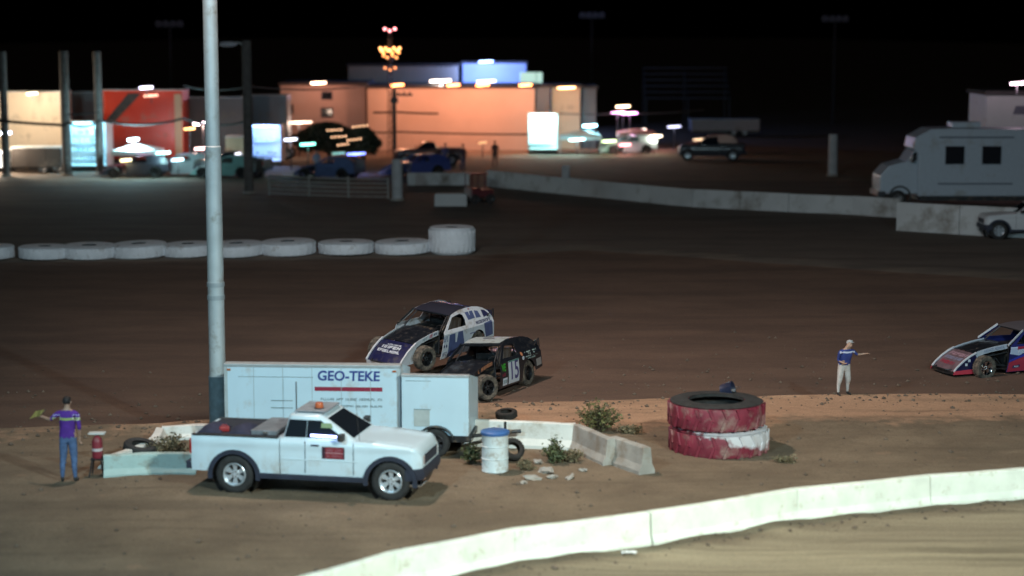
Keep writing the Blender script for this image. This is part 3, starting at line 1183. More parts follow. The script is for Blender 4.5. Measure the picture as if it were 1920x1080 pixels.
for lx, lab, ly in ((-2.18, 'dark folded tarp at the tail of the pickup bed', -0.3), (-1.55, 'dark navy bag lying mid bed in the pickup', -0.3)):
    mb = MB()
    rg = []
    for i in range(7):
        t = i / 6
        hh = 0.02 + 0.12 * math.sin(math.pi * min(1, max(0, t))) ** 0.5
        rg.append([(-0.24 + 0.48 * t, 0.36 * math.cos(a_) , max(0, hh * math.sin(a_) * (1 + 0.25 * math.sin(5 * t + 3 * a_)))) for a_ in [math.pi * k / 8 for k in range(9)]])
    mb.loft(rg)
    o = mb.build('tarp' if 'tarp' in lab else 'duffel_bag', mat('navy_canvas', (0.02, 0.022, 0.05), 0.8, var=0.3, bump=0.01), smooth=True)
    o.location = on_truck(lx, ly, 1.168)
    o.rotation_euler = (0, 0, hd)
    tag(o, lab, 'tarp' if 'tarp' in lab else 'bag')

# ------------------------------------------------------------------ the two white trailers
M_trl = mat('trailer_skin', (0.58, 0.73, 0.82), 0.4, var=0.04, vscale=1.5, dirt=((0.45, 0.42, 0.38), 0.25, 1.2))
M_blue = mat('sign_blue', (0.03, 0.055, 0.25), 0.5)
M_red = mat('stripe_red', (0.30, 0.02, 0.05), 0.5)
M_grey = mat('print_grey', (0.22, 0.28, 0.30), 0.5)
A0 = ad(424, 860, 41.2)
A1 = ad(751, 860, 40.95)
La = (A1 - A0).xy.length
ha = math.atan2(A1.y - A0.y, A1.x - A0.x)
root = thing('box_trailer', 'large white box trailer with blue lettering and red stripe', 'trailer', (A0.x, A0.y, 0.0), (0, 0, ha))
TH = 1.93
mb = MB()
mb.loft([[(x, 0, 0.40), (x, 0, TH), (x, 0.30, TH + 0.005), (x, 1.9, TH - 0.34), (x, 1.9, 0.40)] for x in (0, La)])
mb.build('body', M_trl, root, bevel=0.015)
mb = MB()
mb.box((-0.015, -0.015, TH - 0.05), (La + 0.015, 0.30, TH + 0.016))
mb.build('roof_edge', mat('roof_alu', (0.42, 0.45, 0.46), 0.5, 0.4, var=0.1), root, bevel=0.01)
mb = MB()
for x in (0.0, La - 0.06):
    mb.box((x - 0.006, -0.012, 0.40), (x + 0.066, -0.002, TH - 0.06))
mb.build('corner_post', M_galv, root)
ft = lambda u, v, d: Vector((u, -0.003 - d, v))
for x0, x1, z in ((0.3, 1.95, TH - 0.27),):
    mb = MB()
    mb.box((x0, -0.008, z), (x1, -0.002, z + 0.012))
    mb.build('seam', M_grey, root)
dr = MB()
dr.box((1.30, -0.012, 0.55), (1.62, -0.004, TH - 0.30))
dr.build('door', M_trl, root, bevel=0.003)
vt = MB()
vt.box((1.02, -0.02, 0.98), (1.50, -0.005, 0.995))
vt.box((1.02, -0.02, 1.14), (1.50, -0.005, 1.155))
vt.build('vent', M_grey, root)
TX = 2.72
for k in range(1, 6):
    mb = MB()
    x = La * k / 6
    mb.box((x - 0.006, -0.006, 0.44), (x + 0.006, -0.001, TH - 0.06))
    mb.build('panel_seam', mat('seam_grey', (0.40, 0.46, 0.48), 0.5), root)
for x in (0.10, La - 0.12):
    mb = MB()
    mb.box((x - 0.04, -0.03, TH - 0.13), (x + 0.04, -0.004, TH - 0.09))
    mb.build('marker_light', mat('marker_amber', (0.45, 0.12, 0.03), 0.3), root, bevel=0.005)
mb = MB()
mb.tube([(1.58, -0.03, 0.62), (1.58, -0.03, TH - 0.36)], 0.012, 6)
mb.build('door_bar', M_steel, root)
lettering('lettering', 'GEO-TEKE', 0.30, M_blue, root, lambda u, v, d: ft(TX + u, TH - 0.235 + v, d), sx=0.98, bold=0.008, shear=0.05)
panel('stripe', [(TX - 0.74, TH - 0.56), (TX + 0.74, TH - 0.56), (TX + 0.74, TH - 0.47), (TX - 0.74, TH - 0.47)], [], ft, 0.003, M_red, root)
small_print('small_lettering', 1.35, 0.055, 27, 21, M_grey, root, lambda u, v, d: ft(TX + 0.06 + u, TH - 0.74 + v, d))
small_print('small_lettering', 1.35, 0.045, 30, 22, M_grey, root, lambda u, v, d: ft(TX + 0.06 + u, TH - 0.89 + v, d))
mb = MB()
mb.box((0.1, 0.1, 0.28), (La - 0.1, 1.9, 0.40))
mb.build('chassis', M_black, root)
for x in (1.5, 2.3):
    for y, s in ((0.16, -1), (1.84, 1)):
        wheel(root, (x, y, 0.34), 0.34, 0.2, M_rubber, M_steel, s)

B0 = ad(753, 870, 40.75)
B1 = ad(879, 870, 40.6)
Lb = (B1 - B0).xy.length
hb = math.atan2(B1.y - B0.y, B1.x - B0.x)
root = thing('cargo_trailer', 'small plain white cargo trailer with tow bar pointing right', 'trailer', (B0.x, B0.y, 0), (0, 0, hb))
TB = 1.77
mb = MB()
mb.loft([[(x, 0, 0.46), (x, 0, TB), (x, 0.2, TB + 0.005), (x, 1.7, TB - 0.32), (x, 1.7, 0.46)] for x in (0.01, Lb)])
mb.build('body', M_trl, root, bevel=0.015)
mb = MB()
mb.box((0.0, -0.012, TB - 0.035), (Lb + 0.012, 0.20, TB + 0.014))
mb.build('roof_edge', MATS['roof_alu'], root, bevel=0.008)
mb = MB()
mb.box((0.28, -0.016, 0.66), (0.62, -0.002, 1.02))
hatch = mb.build('hatch', mat('hatch_grey', (0.46, 0.50, 0.49), 0.5, var=0.1), root, bevel=0.004)
mb = MB()
mb.box((0.28, -0.022, 1.025), (0.64, -0.002, 1.04))
mb.build('hinge', M_grey, hatch)
mb = MB()
mb.box((0.1, -0.008, TB - 0.12), (0.65, -0.002, TB - 0.11))
mb.build('seam', M_grey, root)
mb = MB()
mb.box((0.0, -0.02, 0.33), (Lb + 0.05, 1.72, 0.455))
mb.tube([(Lb, 0.3, 0.40), (Lb + 0.85, 0.85, 0.40)], 0.04)
mb.tube([(Lb, 1.4, 0.40), (Lb + 0.85, 0.85, 0.40)], 0.04)
mb.tube([(Lb + 0.75, 0.85, 0.40), (Lb + 1.05, 0.85, 0.42)], 0.045)
mb.tube([(Lb + 0.7, 0.85, 0.03), (Lb + 0.7, 0.85, 0.62)], 0.03)
mb.build('chassis', M_trim if 'M_trim' in globals() else M_black, root)
for y, s in ((-0.02, -1), (1.72, 1)):
    wheel(root, (0.75, y, 0.31), 0.31, 0.19, M_rubber, M_dsteel, s)
    mb = MB()
    mb.loft([[(0.75 + 0.42 * math.cos(a_), y + yy, 0.33 + 0.36 * math.sin(a_)) for yy in (-0.12, 0.12)] + [(0.75 + 0.40 * math.cos(a_), y + yy, 0.33 + 0.34 * math.sin(a_)) for yy in (0.12, -0.12)] for a_ in [R(10 + 16 * k) for k in range(11)]])
    mb.build('mudguard', M_black, root)

# ------------------------------------------------------------------ drum, loose tyres, rubble
q = xy(928, 888)
q.y += 0.25
root = thing('drum', 'white drum with blue lid beside the trailer tow bar', 'drum', q)
mb = MB()
mb.lathe([(0, 0), (0.27, 0), (0.285, 0.02), (0.275, 0.04), (0.275, 0.27), (0.29, 0.285), (0.275, 0.30), (0.275, 0.53), (0.29, 0.545), (0.275, 0.56), (0.275, 0.78), (0.285, 0.80), (0.0, 0.80)], 28)
mb.build('barrel', mat('drum_white', (0.66, 0.72, 0.74), 0.5, var=0.06, dirt=((0.36, 0.3, 0.24), 0.35, 5)), root, smooth=True)
mb = MB()
mb.lathe([(0.27, 0.795), (0.30, 0.79), (0.305, 0.845), (0.28, 0.865), (0, 0.87)], 28)
mb.build('lid', mat('lid_blue', (0.05, 0.14, 0.36), 0.45, var=0.1), root, smooth=True)


def loose_tyre(label, q, rot, r=0.33, h=0.22):
    mb = MB()
    mb.lathe([(r * 0.55, h * 0.1), (r * 0.8, 0), (r * 0.95, h * 0.1), (r, h * 0.3), (r, h * 0.7), (r * 0.95, h * 0.9), (r * 0.8, h), (r * 0.55, h * 0.9), (r * 0.7, h * 0.75), (r * 0.85, h * 0.7), (r * 0.85, h * 0.3), (r * 0.7, h * 0.25)], 28, closed=True)
    for k in range(26):
        mb.box((r * 0.98, -0.018, h * 0.2), (r * 1.02, 0.018, h * 0.8), 0, Matrix.Rotation(2 * math.pi * k / 26, 4, 'Z'))
    o = mb.build('loose_tyre', M_rubber, smooth=True)
    o.location = q
    o.rotation_euler = rot
    tag(o, label, 'tyre', 'loose black tyres in the infield')


q = xy(966, 866)
loose_tyre('black tyre leaning behind the white drum', (q.x - 0.08, q.y + 0.15, q.z + 0.2), (R(55), 0, R(20)), 0.25, 0.18)
q = xy(950, 800)
loose_tyre('black tyre lying on the far side of the white barrier', (q.x, q.y + 0.15, q.z + 0.18), (R(8), R(-4), 0), 0.25, 0.18)
q = xy(256, 868)
loose_tyre('black tyre lying behind the pale teal barrier', (q.x, q.y + 0.35, q.z + 0.12), (R(14), 0, R(50)), 0.36, 0.26)

for k, (px, py, sz, lab) in enumerate(((1010, 868, 0.13, 'pale concrete chunk nearest the green weed'), (1022, 886, 0.17, 'largest flat concrete chunk in the rubble'), (1000, 899, 0.15, 'concrete chunk at the near left of the rubble'),
                                       (1036, 896, 0.12, 'concrete chunk at the near end of the rubble'), (1068, 897, 0.11, 'small concrete chunk at the right of the rubble'), (1092, 883, 0.10, 'flat chip of concrete beside the grey barrier'), (982, 906, 0.09, 'smallest stone at the left of the rubble'))):
    q = xy(px, py)
    bm = bmesh.new()
    bmesh.ops.create_icosphere(bm, subdivisions=2, radius=1)
    rr_ = random.Random(k)
    for v in bm.verts:
        n = 0.75 + 0.5 * noise.noise(v.co * 1.4 + Vector((k * 7, 0, 0)))
        v.co = Vector((v.co.x * sz * 1.7 * n, v.co.y * sz * n, v.co.z * sz * 0.55 * n))
    me = bpy.data.meshes.new('rubble_stone')
    bm.to_mesh(me)
    bm.free()
    me.materials.append(M_gconc)
    o = bpy.data.objects.new('rubble_stone', me)
    COL.objects.link(o)
    o.location = (q.x, q.y, q.z + sz * 0.2)
    o.rotation_euler = (rr_.uniform(-0.3, 0.3), rr_.uniform(-0.2, 0.2), rr_.uniform(0, 3))
    tag(o, lab, 'rubble', 'concrete rubble by the grey barriers')


# ------------------------------------------------------------------ weeds
def shrub(label, q, wx, wy, h, m, n, seed, leaf=0.05, name='weed_bush', lean=(0, 0)):
    rd = random.Random(seed)
    root = thing(name, label, 'bush', q)
    st = MB()
    lf = MB()
    for i in range(n):
        a = rd.uniform(0, 6.283)
        rr_ = rd.random() ** 0.6
        tip = Vector((wx * rr_ * math.cos(a) + lean[0], wy * rr_ * math.sin(a) + lean[1], h * (0.45 + 0.55 * rd.random()) * (1 - 0.45 * rr_ ** 2)))
        base = Vector((wx * 0.25 * rr_ * math.cos(a), wy * 0.25 * rr_ * math.sin(a), 0))
        mid_ = base.lerp(tip, 0.5) + Vector((0, 0, h * 0.08)) + Vector((rd.uniform(-1, 1), rd.uniform(-1, 1), 0)) * 0.05 * wx
        st.tube([base, mid_, tip], [0.008, 0.006, 0.003], 4)
        for k in range(12):
            t = 0.2 + 0.8 * rd.random()
            c = (base.lerp(mid_, t * 2) if t < 0.5 else mid_.lerp(tip, t * 2 - 1)) + Vector((rd.gauss(0, 1), rd.gauss(0, 1), rd.gauss(0, 1))) * 0.035
            u = Vector((rd.gauss(0, 1), rd.gauss(0, 1), rd.gauss(0, 0.6))).normalized()
            v = u.cross(Vector((rd.gauss(0, 1), rd.gauss(0, 1), rd.gauss(0, 1)))).normalized()
            s = leaf * rd.uniform(0.6, 1.4)
            lf.add([c - u * s, c + v * s * 0.4, c + u * s, c - v * s * 0.4], [(0, 1, 2, 3)])
    st.build('stems', M_stem, root)
    lf.build('foliage', m, root)
    return root


q = xy(1122, 808)
shrub('olive weed bush behind the white barrier', q, 0.62, 0.5, 0.80, M_leaf, 85, 1, 0.045)
q = xy(1038, 868)
shrub('upright green weed at the foot of the white barrier', q, 0.26, 0.26, 0.62, M_leaf2, 50, 2, 0.05)
q = xy(1068, 866)
shrub('dry weed between the green weed and the grey barrier', q, 0.3, 0.25, 0.32, M_leaf3, 40, 3, 0.045)
q = xy(885, 868)
shrub('dark green weed under the trailer tow bar', q, 0.22, 0.2, 0.45, M_leaf2, 40, 4, 0.045)
q = xy(318, 858)
shrub('dull brown green bush between the infield barriers', q, 0.55, 0.4, 0.58, M_leaf3, 110, 5, 0.045)
q = xy(985, 880)
shrub('low dry tuft beside the white drum', q, 0.2, 0.2, 0.22, M_leaf3, 30, 6, 0.04)
q = xy(1180, 812)
shrub('low dry tuft behind the grey barriers', q, 0.35, 0.2, 0.22, M_leaf3, 34, 8, 0.04)
q = xy(1470, 866)
shrub('low dry tuft at the foot of the red tyres', q, 0.3, 0.2, 0.12, M_leaf3, 30, 9, 0.04)


# ------------------------------------------------------------------ people
def person(label, loc, rotz, J, mats, zones, group=None, hair=None, cap=None, scale=1.0, name='person'):
    """one continuous skinned body from a joint graph; faces take the material of the zone they lie in"""
    root = thing(name, label, 'person', loc, (0, 0, rotz), group, scale)
    vs, es, rs = [], [], []
    idx = {}
    for k, (p, par, r) in J.items():
        idx[k] = len(vs)
        vs.append(p)
        rs.append(r)
        if par:
            es.append((idx[par], idx[k]))
    me = bpy.data.meshes.new('skeleton')
    me.from_pydata(vs, es, [])
    ob = bpy.data.objects.new('skeleton', me)
    COL.objects.link(ob)
    md = ob.modifiers.new('skin', 'SKIN')
    md.use_smooth_shade = True
    if not me.skin_vertices:
        me.skin_vertices.new()
    sv = me.skin_vertices[0].data
    for i, r in enumerate(rs):
        sv[i].radius = r if isinstance(r, tuple) else (r, r)
        sv[i].use_root = (i == 0)
    ss = ob.modifiers.new('sub', 'SUBSURF')
    ss.levels = ss.render_levels = 2
    dg = bpy.context.evaluated_depsgraph_get()
    body = bpy.data.meshes.new_from_object(ob.evaluated_get(dg))
    bpy.data.objects.remove(ob)
    bpy.data.meshes.remove(me)
    body.materials.clear()
    for m in mats:
        body.materials.append(m)
    for p in body.polygons:
        p.material_index = zones(p.center)
        p.use_smooth = True
    o = bpy.data.objects.new('body', body)
    COL.objects.link(o)
    o.parent = root
    return root


def hand(J, pre, wrist, d, palm_n):
    """palm and five fingers; d = direction of the hand, palm_n = across the palm towards the thumb"""
    d, t = Vector(d).normalized(), Vector(palm_n).normalized()
    n = d.cross(t)
    w_ = Vector(J[wrist][0])
    J[pre + 'palm'] = (tuple(w_ + d * 0.055), wrist, (0.034, 0.018))
    for k, (o, l) in enumerate(((0.030, 0.068), (0.010, 0.078), (-0.010, 0.072), (-0.030, 0.055))):
        b = w_ + d * 0.09 + t * o
        J[pre + 'f%d' % k] = (tuple(b), pre + 'palm', 0.010)
        m_ = b + d * l * 0.55 + n * 0.012
        J[pre + 'f%db' % k] = (tuple(m_), pre + 'f%d' % k, 0.009)
        J[pre + 'f%dc' % k] = (tuple(m_ + d * l * 0.4 + n * 0.025), pre + 'f%db' % k, 0.007)
    J[pre + 't0'] = (tuple(w_ + d * 0.035 + t * 0.042), pre + 'palm', 0.012)
    J[pre + 't1'] = (tuple(w_ + d * 0.075 + t * 0.062 + n * 0.01), pre + 't0', 0.010)


def skeleton(arm_l, arm_r, lean=0.0, hx=0.0, legs=None, girth=1.0):
    """facing -y; arm = (elbow, wrist, hand direction); lean forward"""
    g = girth
    f = -lean
    J = {
        'pelvis': ((0, 0, 0.93), None, (0.155 * g, 0.115 * g)),
        'waist': ((0, f * 0.25, 1.08), 'pelvis', (0.145 * g, 0.105 * g)),
        'chest': ((0, f * 0.65, 1.28), 'waist', (0.165 * g, 0.115 * g)),
        'collar': ((0, f * 0.95, 1.43), 'chest', (0.11, 0.08)),
        'neck': ((0, f * 1.05, 1.51), 'collar', (0.052, 0.055)),
        'jaw': ((hx * 0.3, f * 1.15 - 0.02, 1.575), 'neck', (0.064, 0.078)),
        'skull': ((hx * 0.3, f * 1.15 - 0.005, 1.665), 'jaw', (0.074, 0.092)),
        'crown': ((hx * 0.3, f * 1.15 + 0.01, 1.72), 'skull', (0.055, 0.07)),
        'nose': ((hx * 0.3 + hx * 0.05, f * 1.15 - 0.115, 1.625), 'jaw', 0.014),
    }
    for s, nm, (el, wr, hdv) in ((1, 'l', arm_l), (-1, 'r', arm_r)):
        J[nm + 'sh'] = ((s * 0.175 * g, f * 0.9, 1.40), 'collar', 0.062)
        J[nm + 'el'] = (el, nm + 'sh', 0.043)
        J[nm + 'wr'] = (wr, nm + 'el', (0.030, 0.026))
        hand(J, nm, nm + 'wr', hdv, (0, -1, 0.2) if abs(Vector(hdv).normalized().y) < 0.8 else (-s, 0, 0.2))
    lg = legs or ((0.11, 0.0, 0.13, 0.02), (-0.11, 0.0, -0.13, 0.02))
    for (kx, ky, fx, fy), nm in zip(lg, ('l', 'r')):
        s = 1 if nm == 'l' else -1
        J[nm + 'hip'] = ((s * 0.085, 0, 0.88), 'pelvis', 0.098 * g)
        J[nm + 'knee'] = ((kx, ky - 0.02, 0.49), nm + 'hip', 0.064 * g)
        J[nm + 'calf'] = (((kx + fx) / 2, (ky + fy) / 2 + 0.02, 0.33), nm + 'knee', 0.062)
        J[nm + 'ank'] = ((fx, fy, 0.09), nm + 'calf', 0.042)
        J[nm + 'heel'] = ((fx, fy + 0.03, 0.035), nm + 'ank', (0.04, 0.035))
        J[nm + 'toe'] = ((fx + s * 0.02, fy - 0.17, 0.03), nm + 'heel', (0.045, 0.028))
    return J


M_skin = mat('skin', (0.42, 0.26, 0.19), 0.55, var=0.08)
M_hair = mat('dark_hair', (0.015, 0.012, 0.012), 0.7, var=0.3, vscale=40)
M_shoe = mat('dark_shoe', (0.03, 0.028, 0.03), 0.7)
M_jean = mat('blue_denim', (0.085, 0.14, 0.27), 0.85, var=0.25, vscale=9, bump=0.004, bscale=60)
M_purp = mat('purple_shirt', (0.085, 0.02, 0.24), 0.8, var=0.15, vscale=8, bump=0.006, bscale=20)


def face(root, cx, cy, z, m_hair, yaw=0.0, long_hair=False, capm=None):
    """hair (or cap), ears, eyes and mouth on the head centred at cx, cy, z, looking to -y turned by yaw"""
    M = Matrix.Translation((cx, cy, z)) @ Matrix.Rotation(yaw, 4, 'Z')
    hb_ = MB()
    rg = []
    for i in range(7):
        a = R(90 - i * (21 if long_hair else 17))
        rg.append([(0.086 * math.cos(a) * math.cos(t), 0.105 * math.cos(a) * math.sin(t) + 0.012, 0.03 + 0.095 * math.sin(a) + (0.05 if math.sin(t) < -0.35 and i > 3 else 0)) for t in [2 * math.pi * k / 16 for k in range(16)]])
    hb_.loft(rg, True, True, 0, M)
    hb_.build('cap_crown' if capm else 'hair', capm or m_hair, root, smooth=True)
    if capm:
        pk = MB()
        pk.loft([[(x, y, 0.045 + 0.01 * math.cos(x * 12)) for x, y in [(0.075 * math.cos(t), -0.075 - 0.085 * math.sin(t)) for t in [math.pi * k / 8 for k in range(9)]]], [(x, y, 0.055 + 0.01 * math.cos(x * 12)) for x, y in [(0.075 * math.cos(t), -0.075 - 0.085 * math.sin(t)) for t in [math.pi * k / 8 for k in range(9)]]]], True, True, 0, M)
        pk.build('cap_peak', capm, root)
    ey = MB()
    for s in (-1, 1):
        ey.lathe([(0, -0.097), (0.011, -0.092), (0.011, -0.085)], 8, 'Y', M=M @ Matrix.Translation((s * 0.03, 0.004, 0.0)))
    ey.build('eyes', mat('eye_dark', (0.02, 0.015, 0.012), 0.3), root)
    er = MB()
    for s in (-1, 1):
        er.lathe([(0, -0.01), (0.026, -0.008), (0.03, 0.004), (0, 0.008)], 10, 'X', M=M @ Matrix.Translation((s * 0.082, 0.015, -0.01)))
    er.build('ears', M_skin, root, smooth=True)
    mo = MB()
    mo.box((-0.024, -0.098, -0.068), (0.024, -0.088, -0.058), 0, M)
    mo.build('mouth', mat('lips', (0.30, 0.12, 0.10), 0.5), root)


# flag marshal in purple: faces the track (+y), right arm out to the left of the picture holding a yellow flag
q = xy(130, 902)
J = skeleton(((0.36, -0.02, 1.27), (0.52, -0.14, 1.30), (0.7, -0.6, 0.1)), ((-0.24, 0.02, 1.12), (-0.21, -0.10, 0.90), (0, -0.25, -1)), girth=1.15)


def zp(c):
    if c.z < 0.10:
        return 2
    if c.z < 0.93 and abs(c.x) < 0.19:
        return 1
    if abs(c.x) > 0.30 or (c.x < -0.15 and c.z < 1.10):
        return 3 if (c.z < 1.08 or abs(c.x) > 0.34) else 0
    if c.z > 1.475:
        return 3
    if 1.375 < c.z < 1.395:
        return 4
    if 1.275 < c.z < 1.29 or 1.315 < c.z < 1.33:
        return 5
    if 1.29 <= c.z <= 1.315:
        return 6
    return 0


mm = [M_purp, M_jean, M_shoe, M_skin, mat('pale_lilac_band', (0.45, 0.40, 0.75), 0.5), mat('reflective_band', (0.62, 0.65, 0.50), 0.35), mat('yellow_green_band', (0.30, 0.38, 0.12), 0.5)]
pr = person('person in purple shirt with reflective bands and jeans', q, R(180), J, mm, zp)
face(pr, 0, -0.0, 1.645, M_hair, long_hair=True)
wr = Vector((0.52, -0.14, 1.30))
fr = thing('signal_flag', 'small yellow flag held out by the person in purple', 'flag', pr.matrix_basis @ (wr + Vector((0.07, -0.06, 0.01))), (0, 0, R(180)))
mb = MB()
mb.tube([(0.05, 0.0, -0.06), (-0.10, -0.03, 0.14)], 0.008, 6)
mb.build('stick', M_stem, fr)
mb = MB()
nn = 9
vs = []
for j in range(6):
    for i in range(nn):
        t = i / (nn - 1)
        b_ = Vector((-0.10, -0.03, 0.14)).lerp(Vector((0.0, -0.01, 0.0)), j / 5)
        vs.append(b_ + Vector((0.02 - 0.30 * t * -1 * 0 + 0.28 * t * 1.0 * 0 + 0.20 * t, 0.04 * math.sin(6 * t + j * 0.4), -0.05 * t)))
mb.add(vs, [(j * nn + i, j * nn + i + 1, (j + 1) * nn + i + 1, (j + 1) * nn + i) for j in range(5) for i in range(nn - 1)])
mb.add([v + Vector((0, 0.004, 0)) for v in vs], [(j * nn + i, j * nn + i + 1, (j + 1) * nn + i + 1, (j + 1) * nn + i) for j in range(5) for i in range(nn - 1)])
mb.build('cloth', mat('yellow_cloth', (0.26, 0.21, 0.06), 0.8), fr, smooth=True)

# fire extinguisher on a stand
q = xy(184, 892)
root = thing('extinguisher_stand', 'red fire extinguisher on a dark stand beside the person in purple', 'fire extinguisher', q)
mb = MB()
mb.lathe([(0, 0.38), (0.10, 0.38), (0.11, 0.42), (0.11, 0.72), (0.09, 0.80), (0.04, 0.84), (0.04, 0.88), (0, 0.88)], 20)
mb.build('bottle', mat('extinguisher_red', (0.26, 0.03, 0.045), 0.4, var=0.15, dirt=(DUST, 0.3, 6)), root, smooth=True)
mb = MB()
mb.lathe([(0.112, 0.53), (0.114, 0.54), (0.114, 0.58), (0.112, 0.59)], 20)
mb.build('label_band', mat('pale_label', (0.6, 0.5, 0.5), 0.5), root, smooth=True)
mb = MB()
mb.box((-0.17, -0.10, 0.885), (0.17, 0.10, 0.915))
mb.build('top_plate', mat('plate_white', (0.62, 0.62, 0.6), 0.5), root, bevel=0.005)
mb = MB()
for sx, sy in ((-1, -1), (1, -1), (1, 1), (-1, 1)):
    mb.tube([(sx * 0.15, sy * 0.15, 0), (sx * 0.09, sy * 0.09, 0.37)], 0.018, 6)
mb.box((-0.13, -0.13, 0.35), (0.13, 0.13, 0.378))
mb.build('stand', M_black, root)

# track worker in blue at the inside edge: bent forward, arm stretched to the right
q = xy(1588, 751)
q.y += 0.55
q.z = height(q.x, q.y)
J = skeleton(((0.36, -0.18, 1.28), (0.60, -0.25, 1.31), (1, -0.1, 0.05)), ((-0.24, -0.05, 1.12), (-0.16, -0.26, 1.05), (0.4, -0.8, 0)), lean=0.17, hx=0.25, legs=((0.15, -0.02, 0.18, 0.05), (-0.15, 0.0, -0.18, 0.0)), girth=1.4)


def zb2(c):
    if c.z < 0.09:
        return 2
    if c.z < 0.98 and abs(c.x) < 0.26:
        return 1
    if c.z > 1.475 and abs(c.x) < 0.2:
        return 3
    if abs(c.x) > 0.36 or (c.x < -0.1 and c.z < 1.11 and c.y < -0.12):
        return 3
    if 1.36 < c.z < 1.41 and abs(c.x) < 0.26:
        return 4
    return 0


mm = [mat('navy_shirt', (0.03, 0.05, 0.22), 0.75, var=0.15), mat('pale_trousers', (0.50, 0.47, 0.45), 0.85, var=0.15, vscale=8, bump=0.006, bscale=20), M_shoe, M_skin, mat('pale_shoulder_band', (0.62, 0.62, 0.75), 0.4)]
pr = person('person in navy shirt and pale trousers pointing along the track', q, R(20), J, mm, zb2, scale=0.80)
face(pr, 0.08, -0.195, 1.645, M_hair, 0.35, capm=mat('grey_cap', (0.42, 0.41, 0.41), 0.8))


# ------------------------------------------------------------------ dirt modified race cars (x forward from the front axle, y left)
def modified(label, loc, rot, C, scale=0.9, detail=True, steer=0.0, group=None, deco=None):
    root = thing('race_car', label, 'race car', loc, rot, group, scale)
    WB = 2.72
    Msd, Mns, Mhd, Mrf = C['side'], C['nose'], C['hood'], C['roof']

    def yo(z):
        return 0.90 - 0.05 * max(0, (0.55 - z) / 0.4) ** 2 - (0.46 * (z - 0.90) if z > 0.90 else 0)
    arch = [(-WB + 0.43 * math.cos(R(a)), 0.34 + 0.43 * math.sin(R(a))) for a in range(168, -10, -16)]
    outer = [(-0.78, 0.15), (-0.90, 0.95), (-1.50, 1.38), (-1.75, 1.435), (-2.05, 1.465), (-2.40, 1.475), (-2.70, 1.465), (-2.95, 1.43), (-3.20, 1.36), (-3.42, 1.24), (-3.56, 1.06), (-3.62, 0.42), (-3.20, 0.37)] + arch + [(-2.25, 0.17)]
    win = [(-1.12, 1.005), (-1.52, 1.315), (-1.95, 1.365), (-2.08, 1.30), (-2.14, 1.15), (-2.10, 1.0)]
    zc = [0.3, 0.45, 0.6, 0.75, 0.9, 1.0, 1.1, 1.2, 1.3, 1.4]
    sides = []
    for s in (1, -1):
        fn = lambda u, v, d, s=s: Vector((u, s * (yo(v) + d), v))
        sides.append((panel('side_panel', outer, [win], fn, 0.012, Msd, root, cuts_z=zc), fn))
    # roof
    rf = MB()
    rr_ = []
    for x, z, y in ((-1.46, 1.385, 0.66), (-1.75, 1.445, 0.645), (-2.10, 1.475, 0.63), (-2.42, 1.478, 0.63), (-2.62, 1.45, 0.635)):
        t = [(x, y * k / 4, z + 0.02 * (1 - (k / 4) ** 2)) for k in range(-4, 5)]
        rr_.append(t + [(p[0], p[1], p[2] - 0.02) for p in reversed(t)])
    rf.loft(rr_)
    ro = rf.build('roof', Mrf, root, smooth=True)
    # bonnet and its side strips
    hd_ = MB()
    rr_ = []
    for x, z, y in ((0.20, 0.745, 0.57), (-0.15, 0.83, 0.58), (-0.55, 0.905, 0.60), (-0.95, 0.955, 0.62)):
        t = [(x, y * k / 4, z + 0.035 * (1 - (k / 4) ** 2)) for k in range(-4, 5)]
        rr_.append(t + [(p[0], p[1], p[2] - 0.015) for p in reversed(t)])
    hd_.loft(rr_)
    hood = hd_.build('bonnet', Mhd, root, smooth=True)
    for s in (1, -1):
        st = MB()
        st.loft([[(x, s * y, z - h_), (x, s * (y + 0.012), z - h_), (x, s * (y + 0.012), z), (x, s * y, z)] for x, z, y, h_ in ((0.22, 0.765, 0.582, 0.22), (0.08, 0.81, 0.586, 0.17), (-0.15, 0.87, 0.592, 0.15), (-0.55, 0.945, 0.612, 0.15), (-0.95, 0.995, 0.632, 0.15))])
        st.build('bonnet_side', C['strip'], root)
    # nose
    ns = MB()
    prof = [(0.98, 0.20), (0.86, 0.33), (0.62, 0.52), (0.38, 0.66), (0.20, 0.74)]
    rr_ = []
    for x, z in prof:
        t = [(x - 0.06 * (k / 4) ** 2, 0.60 * k / 4, z) for k in range(-4, 5)]
        rr_.append(t + [(p[0] - 0.02, p[1], p[2] - 0.02) for p in reversed(t)])
    ns.loft(rr_)
    nose = ns.build('nose', Mns, root, smooth=True)
    for s in (1, -1):
        fn = lambda u, v, d, s=s: Vector((u, s * (0.60 + d + 0.06 * max(0, 0.45 - v)), v))
        panel('nose_side', [(0.93, 0.18), (0.82, 0.33), (0.56, 0.53), (0.20, 0.735), (0.12, 0.60), (0.20, 0.38), (0.26, 0.18)], [], fn, 0.012, C['nside'], root, cuts_z=[0.3, 0.45, 0.6], off=0.002)
        e = MB()
        e.loft([[(x - 0.04, s * 0.585, z + 0.008), (x - 0.04, s * 0.635, z + 0.008), (x - 0.03, s * 0.635, z + 0.05), (x - 0.03, s * 0.585, z + 0.05)] for x, z in prof])
        e.build('nose_edge', C['edge'], root)
        if C.get('skirt'):
            panel('nose_skirt', [(0.98, 0.13), (0.93, 0.24), (0.26, 0.27), (0.22, 0.13)], [], fn, 0.014, C['skirt'], root, off=0.016)
        e = MB()
        e.loft([[(x, s * y, z - 0.03), (x, s * (y + 0.03), z - 0.03), (x, s * (y + 0.03), z + 0.03), (x, s * y, z + 0.03)] for x, y, z in ((-0.86, 0.81, 0.99), (-1.47, 0.665, 1.40))])
        e.build('windscreen_pillar', C['pillar'], root)
    dm = MB()
